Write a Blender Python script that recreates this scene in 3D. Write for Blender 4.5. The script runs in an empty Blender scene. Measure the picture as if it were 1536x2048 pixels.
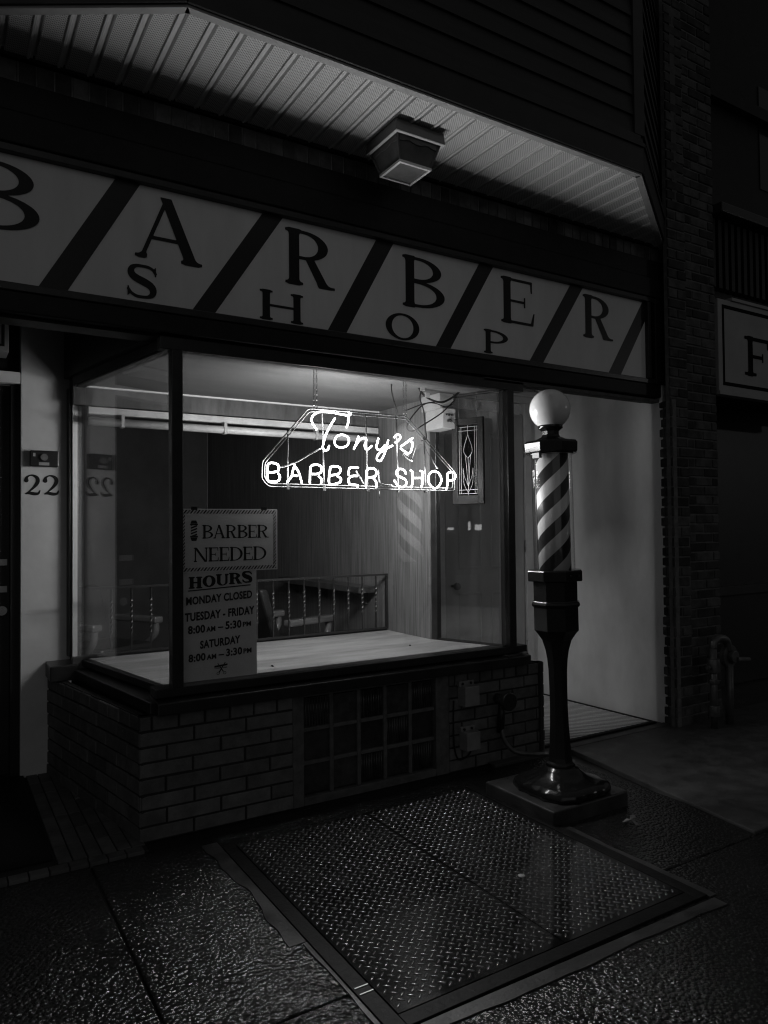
import bpy, math, random
import numpy as np
from mathutils import Vector, Matrix

random.seed(7)
S = bpy.context.scene
COL = S.collection
PI = math.pi

# ------------------------------------------------------------------ camera
cam_d = bpy.data.cameras.new('camera')
cam = bpy.data.objects.new('camera', cam_d)
COL.objects.link(cam)
_yaw, _pit, _rol = math.radians(31.634), math.radians(1.277), math.radians(-0.5263)
_r = Vector((math.cos(_yaw), -math.sin(_yaw), 0)); _f = Vector((math.sin(_yaw), math.cos(_yaw), 0)); _u = Vector((0, 0, 1))
_f, _u = _f*math.cos(_pit)+_u*math.sin(_pit), _u*math.cos(_pit)-_f*math.sin(_pit)
_r, _u = _r*math.cos(_rol)+_u*math.sin(_rol), _u*math.cos(_rol)-_r*math.sin(_rol)
cam.matrix_world = Matrix(((_r.x, _u.x, -_f.x, 0), (_r.y, _u.y, -_f.y, 0), (_r.z, _u.z, -_f.z, 1.5), (0, 0, 0, 1)))
cam_d.sensor_fit = 'HORIZONTAL'; cam_d.sensor_width = 36.0
cam_d.lens = 36.0*1453.66/1536
cam_d.clip_start = 0.05; cam_d.clip_end = 500
S.camera = cam

# ------------------------------------------------------------------ world, dim night light, exposure
W = bpy.data.worlds.new('World'); S.world = W; W.use_nodes = True
wb = W.node_tree.nodes['Background']
wb.inputs['Color'].default_value = (1, 1, 1, 1)
wb.inputs['Strength'].default_value = 0.029
sun_d = bpy.data.lights.new('dim_street_light', 'SUN')
sun_d.energy = 0.05; sun_d.angle = math.radians(50); sun_d.color = (1, 1, 1)
sun = bpy.data.objects.new('dim_street_light', sun_d); COL.objects.link(sun)
sun.rotation_euler = Vector((0.35, 1.0, -0.35)).to_track_quat('-Z', 'Y').to_euler()
S.view_settings.view_transform = 'Standard'
try: S.view_settings.look = 'None'
except Exception: pass
S.view_settings.gamma = 1.0; S.view_settings.exposure = 0.38
S.render.engine = 'CYCLES'
S.cycles.use_denoising = True; S.cycles.denoiser = 'OPENIMAGEDENOISE'; S.cycles.denoising_input_passes = 'RGB_ALBEDO_NORMAL'; S.cycles.denoising_prefilter = 'ACCURATE'
S.cycles.use_adaptive_sampling = False
S.cycles.sample_clamp_direct = 14.0
S.cycles.max_bounces = 10; S.cycles.transparent_max_bounces = 24
S.cycles.sample_clamp_indirect = 1.5
NEON = 132.0
S.cycles.filter_width = 1.2

# ------------------------------------------------------------------ materials (the whole place is built in greys)
def mat(name, g, rough=0.6, spec=0.4, metal=0.0, var=0.0, vscale=6.0, bump=0.0, bscale=60.0, detail=6.0, stretch=None, coat=0.0, rvar=0.0):
    m = bpy.data.materials.new(name); m.use_nodes = True
    nt = m.node_tree; N = nt.nodes; L = nt.links
    b = N['Principled BSDF']
    b.inputs['Base Color'].default_value = (g, g, g, 1)
    b.inputs['Roughness'].default_value = rough
    b.inputs['Specular IOR Level'].default_value = spec
    b.inputs['Metallic'].default_value = metal
    if coat: b.inputs['Coat Weight'].default_value = coat; b.inputs['Coat Roughness'].default_value = 0.08
    if var or bump or rvar:
        tc = N.new('ShaderNodeTexCoord'); mp = N.new('ShaderNodeMapping')
        L.new(tc.outputs['Object'], mp.inputs['Vector'])
        if stretch: mp.inputs['Scale'].default_value = stretch
    if var or rvar:
        n = N.new('ShaderNodeTexNoise'); n.inputs['Scale'].default_value = vscale; n.inputs['Detail'].default_value = detail
        n.inputs['Roughness'].default_value = 0.62
        L.new(mp.outputs['Vector'], n.inputs['Vector'])
        if var:
            r = N.new('ShaderNodeMapRange')
            r.inputs['From Min'].default_value = 0.3; r.inputs['From Max'].default_value = 0.7
            r.inputs['To Min'].default_value = g*(1-var); r.inputs['To Max'].default_value = g*(1+var)
            L.new(n.outputs['Fac'], r.inputs['Value'])
            c = N.new('ShaderNodeCombineColor')
            for k in range(3): L.new(r.outputs['Result'], c.inputs[k])
            L.new(c.outputs['Color'], b.inputs['Base Color'])
        if rvar:
            r2 = N.new('ShaderNodeMapRange')
            r2.inputs['From Min'].default_value = 0.3; r2.inputs['From Max'].default_value = 0.7
            r2.inputs['To Min'].default_value = max(0.03, rough-rvar); r2.inputs['To Max'].default_value = min(1, rough+rvar)
            L.new(n.outputs['Fac'], r2.inputs['Value']); L.new(r2.outputs['Result'], b.inputs['Roughness'])
    if bump:
        n2 = N.new('ShaderNodeTexNoise'); n2.inputs['Scale'].default_value = bscale; n2.inputs['Detail'].default_value = 4
        L.new(mp.outputs['Vector'], n2.inputs['Vector'])
        bp = N.new('ShaderNodeBump'); bp.inputs['Strength'].default_value = bump; bp.inputs['Distance'].default_value = 0.004
        L.new(n2.outputs['Fac'], bp.inputs['Height']); L.new(bp.outputs['Normal'], b.inputs['Normal'])
    return m

def emit(name, s):
    m = bpy.data.materials.new(name); m.use_nodes = True
    nt = m.node_tree; nt.nodes.clear()
    o = nt.nodes.new('ShaderNodeOutputMaterial'); e = nt.nodes.new('ShaderNodeEmission')
    e.inputs['Color'].default_value = (1, 1, 1, 1); e.inputs['Strength'].default_value = s
    nt.links.new(e.outputs[0], o.inputs['Surface']); m.cycles.emission_sampling = 'FRONT'; return m

def glass(name, tint=0.96, smear=0.0):
    """thin pane: clear transmission plus a Fresnel mirror, same from both sides, with a little smeared grime"""
    m = bpy.data.materials.new(name); m.use_nodes = True
    nt = m.node_tree; N = nt.nodes; L = nt.links; N.clear()
    o = N.new('ShaderNodeOutputMaterial')
    t = N.new('ShaderNodeBsdfTransparent'); t.inputs['Color'].default_value = (tint, tint, tint, 1)
    g = N.new('ShaderNodeBsdfGlossy'); g.inputs['Roughness'].default_value = 0.012
    ge = N.new('ShaderNodeNewGeometry')
    ml = N.new('ShaderNodeMath'); ml.operation = 'MULTIPLY_ADD'
    L.new(ge.outputs['Backfacing'], ml.inputs[0]); ml.inputs[1].default_value = -(1.75-1/1.75); ml.inputs[2].default_value = 1.75
    fr = N.new('ShaderNodeFresnel'); L.new(ml.outputs[0], fr.inputs['IOR'])
    mx = N.new('ShaderNodeMixShader'); L.new(fr.outputs[0], mx.inputs[0]); L.new(t.outputs[0], mx.inputs[1]); L.new(g.outputs[0], mx.inputs[2])
    out = mx
    if smear:
        d = N.new('ShaderNodeBsdfDiffuse'); d.inputs['Color'].default_value = (.6, .6, .6, 1)
        tc = N.new('ShaderNodeTexCoord'); mp = N.new('ShaderNodeMapping'); mp.inputs['Scale'].default_value = (5, 5, .8)
        L.new(tc.outputs['Object'], mp.inputs['Vector'])
        n = N.new('ShaderNodeTexNoise'); n.inputs['Scale'].default_value = 2.2; n.inputs['Detail'].default_value = 5
        L.new(mp.outputs['Vector'], n.inputs['Vector'])
        r = N.new('ShaderNodeMapRange'); r.inputs['From Min'].default_value = .48; r.inputs['From Max'].default_value = .8
        r.inputs['To Min'].default_value = 0; r.inputs['To Max'].default_value = smear
        L.new(n.outputs['Fac'], r.inputs['Value'])
        m2 = N.new('ShaderNodeMixShader'); L.new(r.outputs['Result'], m2.inputs[0]); L.new(mx.outputs[0], m2.inputs[1]); L.new(d.outputs[0], m2.inputs[2])
        out = m2
    L.new(out.outputs[0], o.inputs['Surface'])
    return m

M = dict(
    sign_white=mat('sign_white', .66, .45, .4, var=.07, vscale=3.5, stretch=(1.6, 1, .35)),
    sign_black=mat('sign_black', .016, .4, .4),
    letter_black=mat('letter_black', .008, .4, .3),
    black_paint=mat('black_paint', .008, .5, .25, var=.4, vscale=9, bump=.15, bscale=30),
    black_trim=mat('black_trim', .018, .33, .5, var=.4, vscale=12, bump=.2, bscale=40),
    brick=mat('painted_brick', .115, .75, .25, var=.28, vscale=14, bump=.7, bscale=70),
    mortar_dark=mat('mortar_dark', .035, .9, .1, bump=.6, bscale=120),  # black shade of the brick joints is put into this colour
    red_brick=mat('weathered_brick', .062, .85, .2, var=.5, vscale=9, bump=.7, bscale=80),
    soldier_brick=mat('soldier_brick', .17, .85, .2, var=.5, vscale=9, bump=.7, bscale=80),
    soldier_joint=mat('soldier_joint', .34, .9, .1, var=.4, vscale=14, bump=.6, bscale=120),
    mortar=mat('mortar', .14, .9, .1, var=.3, vscale=20, bump=.6, bscale=120),
    block=mat('dark_glass_block', .032, .2, .5, var=.4, vscale=20, bump=.3, bscale=25),
    grout=mat('painted_grout', .10, .8, .2, var=.3, vscale=20, bump=.5, bscale=90),
    plaster=mat('plaster', .66, .8, .2, var=.24, vscale=1.7, bump=.2, bscale=14, stretch=(1, 1, .45)),
    pilaster=mat('pilaster_paint', .52, .75, .2, var=.1, vscale=4, bump=.15, bscale=25),
    trim_white=mat('trim_white', .55, .45, .4, var=.08, vscale=10),
    door_white=mat('door_paint', .36, .5, .35, var=.15, vscale=5, stretch=(1, 1, .3)),
    door_dark=mat('dark_door', .012, .45, .4, var=.3, vscale=8),
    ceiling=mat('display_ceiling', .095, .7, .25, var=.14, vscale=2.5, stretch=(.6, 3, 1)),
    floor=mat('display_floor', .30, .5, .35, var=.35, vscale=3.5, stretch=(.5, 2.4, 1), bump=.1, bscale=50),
    room=mat('dim_room_paint', .085, .7, .3, var=.3, vscale=2),
    room_floor=mat('room_floor', .04, .4, .4, var=.3, vscale=5),
    wood=mat('wood_panel', .155, .45, .4, var=.5, vscale=7, stretch=(9, 9, .3), bump=.25, bscale=9),
    wood_dark=mat('dark_wood', .06, .4, .4, var=.45, vscale=8, stretch=(3, 3, .6)),
    siding=mat('dark_siding', .042, .55, .3, var=.15, vscale=5, stretch=(.4, .4, 6)),
    fascia=mat('fascia_dark', .03, .35, .5, var=.2, vscale=6),
    fascia_trim=mat('soffit_trim', .45, .5, .3, var=.1, vscale=8),
    iron=mat('wrought_iron', .02, .32, .5),
    chrome=mat('chrome', .62, .16, .5, 1.0),
    store_white=mat('store_white', .36, .8, .1, var=.1, vscale=4),
    store_ink=mat('store_ink', .008, .9, .05),
    aged_white=mat('aged_white', .40, .4, .4, var=.2, vscale=7),
    frame_rod=mat('frame_rod', .02, .4, .5),
    brass=mat('dull_metal', .42, .3, .5, 1.0),
    porcelain=mat('porcelain', .17, .25, .5),
    leather=mat('dark_leather', .025, .4, .5, bump=.3, bscale=40),
    pole_paint=mat('pole_enamel', .010, .16, .5, bump=.08, bscale=22),
    globe=mat('opal_globe', .78, .16, .5),
    card=mat('white_card', .66, .55, .3, var=.05, vscale=8),
    card_grey=mat('printed_grey', .16, .55, .3),
    ink=mat('printing_ink', .012, .5, .3),
    plastic_white=mat('white_plastic', .30, .4, .4, var=.1, vscale=9),
    plastic_black=mat('black_plastic', .014, .35, .5),
    grey_box=mat('grey_metal_box', .20, .42, .45, var=.2, vscale=12),
    pipe=mat('galvanised_pipe', .10, .4, .5, .4, var=.4, vscale=15),
    cable=mat('cable_rubber', .006, .6, .3),
    tube_glass=mat('unlit_tube', .035, .25, .5),
    lamp_metal=mat('lamp_metal', .12, .35, .5),
    lamp_pane=mat('smoked_lamp_pane', .13, .22, .5, var=.35, vscale=9),
    lamp_bottom=mat('frosted_lamp_pane', .16, .3, .5, var=.3, vscale=14),
    lamp_edge=mat('lamp_white_edge', .75, .4, .4),
    lead=mat('lead_came', .42, .35, .5, .5),
    dark_glass=mat('dark_art_glass', .02, .15, .5),
    soffit_plain=mat('soffit_vinyl', .74, .5, .35),
    concrete=mat('concrete', .062, .55, .4, var=.35, vscale=7, bump=.35, bscale=90, rvar=.2),
    concrete_wet=mat('damp_concrete', .034, .42, .45, var=.4, vscale=5, bump=.3, bscale=70, rvar=.2),
    leaf=mat('wet_leaf', .10, .4, .5),
    mat_dark=mat('dark_rubber_mat', .008, .7, .2, bump=.5, bscale=150),
    tile=mat('floor_tile', .10, .6, .3, var=.3, vscale=12, bump=.3, bscale=60),
    neon=emit('neon_gas', NEON),
    glass=glass('window_glass', .97, .018),
    glass_pole=glass('pole_glass', .95, .02),
    art_glass=glass('art_glass', .45),
    asphalt=mat('asphalt', .03, .35, .5, var=.3, vscale=10, bump=.8, bscale=140),
)

# perforated soffit
def soffit_mat():
    m = mat('perforated_soffit', .74, .5, .35)
    nt = m.node_tree; N = nt.nodes; L = nt.links; b = N['Principled BSDF']
    tc = N.new('ShaderNodeTexCoord'); mp = N.new('ShaderNodeMapping'); mp.inputs['Rotation'].default_value = (0, 0, PI/4)
    mp.inputs['Scale'].default_value = (1/.0105,)*3
    L.new(tc.outputs['Object'], mp.inputs['Vector'])
    fr = N.new('ShaderNodeVectorMath'); fr.operation = 'FRACTION'; L.new(mp.outputs[0], fr.inputs[0])
    sb = N.new('ShaderNodeVectorMath'); sb.operation = 'SUBTRACT'; L.new(fr.outputs[0], sb.inputs[0]); sb.inputs[1].default_value = (.5, .5, 0)
    ml = N.new('ShaderNodeVectorMath'); ml.operation = 'MULTIPLY'; L.new(sb.outputs[0], ml.inputs[0]); ml.inputs[1].default_value = (1, 1, 0)
    le = N.new('ShaderNodeVectorMath'); le.operation = 'LENGTH'; L.new(ml.outputs[0], le.inputs[0])
    mr = N.new('ShaderNodeMapRange'); mr.inputs['From Min'].default_value = .2; mr.inputs['From Max'].default_value = .3
    mr.inputs['To Min'].default_value = .12; mr.inputs['To Max'].default_value = .74
    L.new(le.outputs['Value'], mr.inputs['Value'])
    c = N.new('ShaderNodeCombineColor')
    for k in range(3): L.new(mr.outputs['Result'], c.inputs[k])
    L.new(c.outputs[0], b.inputs['Base Color'])
    return m
M['soffit'] = soffit_mat()
def per_piece(m, lo, hi):
    nt = m.node_tree; N = nt.nodes; L = nt.links; b = N['Principled BSDF']
    src = b.inputs['Base Color'].links[0].from_socket
    ge = N.new('ShaderNodeNewGeometry'); r = N.new('ShaderNodeMapRange'); r.inputs['To Min'].default_value = lo; r.inputs['To Max'].default_value = hi
    L.new(ge.outputs['Random Per Island'], r.inputs['Value'])
    v = N.new('ShaderNodeVectorMath'); v.operation = 'SCALE'; L.new(src, v.inputs[0]); L.new(r.outputs['Result'], v.inputs['Scale']); L.new(v.outputs[0], b.inputs['Base Color'])
per_piece(M['brick'], .68, 1.2); per_piece(M['red_brick'], .45, 1.5); per_piece(M['soldier_brick'], .45, 1.5); per_piece(M['tile'], .7, 1.25); per_piece(M['block'], .5, 1.6)

# wet exposed-aggregate paving: rough stone chips under a film of rain
def paving_mat():
    m = bpy.data.materials.new('wet_paving'); m.use_nodes = True
    nt = m.node_tree; N = nt.nodes; L = nt.links; b = N['Principled BSDF']
    tc = N.new('ShaderNodeTexCoord')
    v = N.new('ShaderNodeTexVoronoi'); v.inputs['Scale'].default_value = 64; L.new(tc.outputs['Object'], v.inputs['Vector'])
    n = N.new('ShaderNodeTexNoise'); n.inputs['Scale'].default_value = 210; n.inputs['Detail'].default_value = 3; L.new(tc.outputs['Object'], n.inputs['Vector'])
    big = N.new('ShaderNodeTexNoise'); big.inputs['Scale'].default_value = 2.4; big.inputs['Detail'].default_value = 5; L.new(tc.outputs['Object'], big.inputs['Vector'])
    ad = N.new('ShaderNodeMath'); ad.operation = 'MULTIPLY_ADD'; L.new(v.outputs['Distance'], ad.inputs[0]); ad.inputs[1].default_value = -1.6
    nm_ = N.new('ShaderNodeMath'); nm_.operation = 'MULTIPLY'; L.new(n.outputs['Fac'], nm_.inputs[0]); nm_.inputs[1].default_value = .55; L.new(nm_.outputs[0], ad.inputs[2])
    bp = N.new('ShaderNodeBump'); bp.inputs['Distance'].default_value = .006; bp.inputs['Strength'].default_value = .7
    L.new(ad.outputs[0], bp.inputs['Height']); L.new(bp.outputs[0], b.inputs['Normal'])
    r = N.new('ShaderNodeMapRange'); r.inputs['From Min'].default_value = .35; r.inputs['From Max'].default_value = .65
    r.inputs['To Min'].default_value = .005; r.inputs['To Max'].default_value = .013; L.new(big.outputs['Fac'], r.inputs['Value'])
    c = N.new('ShaderNodeCombineColor')
    for k in range(3): L.new(r.outputs['Result'], c.inputs[k])
    L.new(c.outputs[0], b.inputs['Base Color'])
    rr = N.new('ShaderNodeMapRange'); rr.inputs['From Min'].default_value = .35; rr.inputs['From Max'].default_value = .65
    rr.inputs['To Min'].default_value = .05; rr.inputs['To Max'].default_value = .15; L.new(big.outputs['Fac'], rr.inputs['Value'])
    L.new(rr.outputs['Result'], b.inputs['Roughness'])
    b.inputs['Specular IOR Level'].default_value = .85
    return m
M['paving'] = paving_mat()
M['tread'] = mat('wet_tread_steel', .04, .10, .5, .6, var=.6, vscale=7, rvar=.03)
M['tread_crest'] = mat('worn_tread_crest', .30, .10, .5, .9)
M['steel_edge'] = mat('steel_angle', .010, .5, .12, .0, var=.4, vscale=14, bump=.4, bscale=60)

# woven doormat and barber stripe
def mat_weave():
    m = mat('woven_mat', .13, .85, .2)
    nt = m.node_tree; N = nt.nodes; L = nt.links; b = N['Principled BSDF']
    tc = N.new('ShaderNodeTexCoord')
    w = N.new('ShaderNodeTexWave'); w.wave_type = 'BANDS'; w.bands_direction = 'DIAGONAL'; w.inputs['Scale'].default_value = 11; w.inputs['Distortion'].default_value = 1.5
    L.new(tc.outputs['Object'], w.inputs['Vector'])
    n = N.new('ShaderNodeTexNoise'); n.inputs['Scale'].default_value = 180; L.new(tc.outputs['Object'], n.inputs['Vector'])
    mm = N.new('ShaderNodeMath'); mm.operation = 'MULTIPLY'; L.new(w.outputs['Fac'], mm.inputs[0]); L.new(n.outputs['Fac'], mm.inputs[1])
    r = N.new('ShaderNodeMapRange'); r.inputs['From Max'].default_value = .6; r.inputs['To Min'].default_value = .18; r.inputs['To Max'].default_value = .85
    L.new(mm.outputs[0], r.inputs['Value'])
    c = N.new('ShaderNodeCombineColor')
    for k in range(3): L.new(r.outputs['Result'], c.inputs[k])
    L.new(c.outputs[0], b.inputs['Base Color'])
    bp = N.new('ShaderNodeBump'); bp.inputs['Distance'].default_value = .004; L.new(mm.outputs[0], bp.inputs['Height']); L.new(bp.outputs[0], b.inputs['Normal'])
    return m
M['weave'] = mat_weave()

def stripe_mat():
    m = mat('barber_stripes', .5, .35, .4)
    nt = m.node_tree; N = nt.nodes; L = nt.links; b = N['Principled BSDF']
    tc = N.new('ShaderNodeTexCoord'); sp = N.new('ShaderNodeSeparateXYZ'); L.new(tc.outputs['Object'], sp.inputs[0])
    at = N.new('ShaderNodeMath'); at.operation = 'ARCTAN2'; L.new(sp.outputs['Y'], at.inputs[0]); L.new(sp.outputs['X'], at.inputs[1])
    a1 = N.new('ShaderNodeMath'); a1.operation = 'MULTIPLY'; L.new(at.outputs[0], a1.inputs[0]); a1.inputs[1].default_value = -3/(2*PI)
    z1 = N.new('ShaderNodeMath'); z1.operation = 'MULTIPLY_ADD'; L.new(sp.outputs['Z'], z1.inputs[0]); z1.inputs[1].default_value = 1/.166; L.new(a1.outputs[0], z1.inputs[2])
    of = N.new('ShaderNodeMath'); of.operation = 'ADD'; L.new(z1.outputs[0], of.inputs[0]); of.inputs[1].default_value = 30.2
    f = N.new('ShaderNodeMath'); f.operation = 'FRACT'; L.new(of.outputs[0], f.inputs[0])
    g = N.new('ShaderNodeMath'); g.operation = 'GREATER_THAN'; L.new(f.outputs[0], g.inputs[0]); g.inputs[1].default_value = .5
    r = N.new('ShaderNodeMapRange'); r.inputs['To Min'].default_value = .045; r.inputs['To Max'].default_value = .80
    L.new(g.outputs[0], r.inputs['Value'])
    c = N.new('ShaderNodeCombineColor')
    for k in range(3): L.new(r.outputs['Result'], c.inputs[k])
    L.new(c.outputs[0], b.inputs['Base Color'])
    return m
M['stripe'] = stripe_mat()

# ------------------------------------------------------------------ mesh helpers
class MB:
    def __init__(s): s.v = []; s.f = []; s.sm = []
    def add(s, vs, fs, smooth=False):
        o = len(s.v); s.v += [tuple(x) for x in vs]
        for f in fs: s.f.append(tuple(o+i for i in f)); s.sm.append(smooth)
        return s
    def box(s, x0, x1, y0, y1, z0, z1):
        return s.prism([(x0, y0), (x1, y0), (x1, y1), (x0, y1)], z0, z1)
    def prism(s, poly, z0, z1):
        a = sum(poly[i][0]*poly[(i+1) % len(poly)][1]-poly[(i+1) % len(poly)][0]*poly[i][1] for i in range(len(poly)))
        if a < 0: poly = poly[::-1]
        n = len(poly)
        vs = [(x, y, z0) for x, y in poly]+[(x, y, z1) for x, y in poly]
        fs = [tuple(range(n-1, -1, -1)), tuple(range(n, 2*n))]+[(i, (i+1) % n, n+(i+1) % n, n+i) for i in range(n)]
        return s.add(vs, fs)
    def hexa(s, b, t):
        """bottom four and top four corners, both counter-clockwise from above"""
        vs = list(b)+list(t)
        return s.add(vs, [(3, 2, 1, 0), (4, 5, 6, 7), (0, 1, 5, 4), (1, 2, 6, 5), (2, 3, 7, 6), (3, 0, 4, 7)])
    def wallbox(s, p, q, th, z0, z1, off=0.0):
        """upright slab along p->q; thickness th to the left of p->q, shifted by off to the left"""
        d = Vector((q[0]-p[0], q[1]-p[1])); d.normalize(); n = Vector((-d.y, d.x))
        a = Vector(p)+n*off; b = Vector(q)+n*off
        return s.prism([tuple(a), tuple(b), tuple(b+n*th), tuple(a+n*th)], z0, z1)
    def tube(s, path, r, seg=8, caps=True, closed=False, square=False, twist=0.0):
        P = [Vector(p) for p in path]; n = len(P); rings = []
        rs = r if isinstance(r, (list, tuple)) else [r]*n
        up = None
        for i in range(n):
            if closed: t = P[(i+1) % n]-P[i-1]
            else: t = P[min(i+1, n-1)]-P[max(i-1, 0)]
            t.normalize()
            if up is None:
                up = t.orthogonal().normalized()
            up = (up-t*up.dot(t)); up = up.normalized() if up.length > 1e-6 else t.orthogonal().normalized()
            w = t.cross(up)
            rings.append([P[i]+(up*math.cos(2*PI*k/seg+twist*i)+w*math.sin(2*PI*k/seg+twist*i))*rs[i] for k in range(seg)])
        vs = [x for rg in rings for x in rg]; fs = []
        for i in range(n if closed else n-1):
            j = (i+1) % n
            for k in range(seg):
                k2 = (k+1) % seg
                fs.append((i*seg+k, i*seg+k2, j*seg+k2, j*seg+k))
        s.add(vs, fs, seg > 5)
        if caps and not closed:
            o = len(s.v)-len(vs)
            s.f.append(tuple(o+k for k in range(seg-1, -1, -1))); s.sm.append(False)
            s.f.append(tuple(o+(n-1)*seg+k for k in range(seg))); s.sm.append(False)
        return s
    def lathe(s, prof, seg=32, c=(0, 0, 0), rot=0.0, smooth=True, caps=True):
        """prof: (radius, z) from bottom to top"""
        vs = []; fs = []
        for r, z in prof:
            for k in range(seg):
                a = rot+2*PI*k/seg; vs.append((c[0]+r*math.cos(a), c[1]+r*math.sin(a), c[2]+z))
        for i in range(len(prof)-1):
            for k in range(seg):
                k2 = (k+1) % seg; fs.append((i*seg+k, i*seg+k2, (i+1)*seg+k2, (i+1)*seg+k))
        o = len(s.v); s.add(vs, fs, smooth)
        if caps:
            s.f.append(tuple(o+k for k in range(seg-1, -1, -1))); s.sm.append(False)
            s.f.append(tuple(o+(len(prof)-1)*seg+k for k in range(seg))); s.sm.append(False)
        return s
    def sphere(s, c, r, seg=24, rings=14, squash=1.0):
        prof = [(max(1e-4, r*math.sin(PI*i/rings)), -r*squash*math.cos(PI*i/rings)) for i in range(rings+1)]
        return s.lathe(prof, seg, c, caps=False)
    def xform(s, mtx):
        s.v = [tuple(mtx @ Vector(p)) for p in s.v]; return s
    def build(s, name, m, parent=None, bevel=0.0):
        me = bpy.data.meshes.new(name); me.from_pydata(s.v, [], s.f); me.update()
        me.polygons.foreach_set('use_smooth', s.sm)
        o = bpy.data.objects.new(name, me); COL.objects.link(o)
        me.materials.append(m if not isinstance(m, str) else M[m])
        if parent is not None:
            o.parent = parent
            o.matrix_parent_inverse = Matrix.Translation(-parent.location) if parent.type == 'EMPTY' and parent.parent is None else Matrix.Identity(4)
        if bevel:
            b = o.modifiers.new('edge', 'BEVEL'); b.width = bevel; b.segments = 2; b.limit_method = 'ANGLE'; b.angle_limit = math.radians(50)
        return o

def thing(name, loc, label, cat, group=None):
    o = bpy.data.objects.new(name, None); o.empty_display_size = .1; COL.objects.link(o); o.location = loc
    o['label'] = label; o['category'] = cat
    if group: o['group'] = group
    return o
def tag(o, label, cat, group=None):
    o['label'] = label; o['category'] = cat
    if group: o['group'] = group
    return o
def struct(name, mb, m, **k):
    o = mb.build(name, m, **k); o['kind'] = 'structure'; return o

def smooth_path(pts, sub=5):
    """Catmull-Rom through the points"""
    P = [np.array(p, float) for p in pts]; P = [2*P[0]-P[1]]+P+[2*P[-1]-P[-2]]; out = []
    for i in range(1, len(P)-2):
        for k in range(sub):
            t = k/sub; a, b, c, d = P[i-1], P[i], P[i+1], P[i+2]
            out.append(.5*((2*b)+(c-a)*t+(2*a-5*b+4*c-d)*t*t+(3*b-a-3*c+d)*t**3))
    out.append(P[-2]); return [tuple(x) for x in out]

# ------------------------------------------------------------------ lettering: serif glyphs as distance fields, traced to outlines
def _seg(X, Y, a, b, ra, rb):
    dx, dy = b[0]-a[0], b[1]-a[1]; L2 = dx*dx+dy*dy+1e-12
    t = np.clip(((X-a[0])*dx+(Y-a[1])*dy)/L2, 0, 1)
    return np.hypot(X-a[0]-t*dx, Y-a[1]-t*dy)-(ra+(rb-ra)*t)
def _stroke(X, Y, pts):
    d = None
    for p, q in zip(pts[:-1], pts[1:]):
        e = _seg(X, Y, p, q, p[2], q[2]); d = e if d is None else np.minimum(d, e)
    return d
def _box(X, Y, x0, x1, y0, y1):
    qx = np.abs(X-(x0+x1)/2)-(x1-x0)/2; qy = np.abs(Y-(y0+y1)/2)-(y1-y0)/2
    return np.hypot(np.maximum(qx, 0), np.maximum(qy, 0))+np.minimum(np.maximum(qx, qy), 0)
def _poly(X, Y, pts):
    """convex polygon, counter-clockwise"""
    d = None
    for a, b in zip(pts, pts[1:]+pts[:1]):
        l = math.hypot(b[0]-a[0], b[1]-a[1]); e = ((X-a[0])*(b[1]-a[1])-(Y-a[1])*(b[0]-a[0]))/l
        d = e if d is None else np.maximum(d, e)
    return d
def _smin(a, b, k):
    h = np.clip(.5+.5*(b-a)/k, 0, 1); return b*(1-h)+a*h-k*h*(1-h)
def _lobe(X, Y, xm, yc, rx, ry):
    return (np.sqrt((np.maximum(X-xm, 0)/max(rx, 1e-3))**2+((Y-yc)/ry)**2)-1)*min(rx, ry)
def _ell(X, Y, cx, cy, rx, ry):
    return (np.sqrt(((X-cx)/rx)**2+((Y-cy)/ry)**2)-1)*min(rx, ry)

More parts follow.
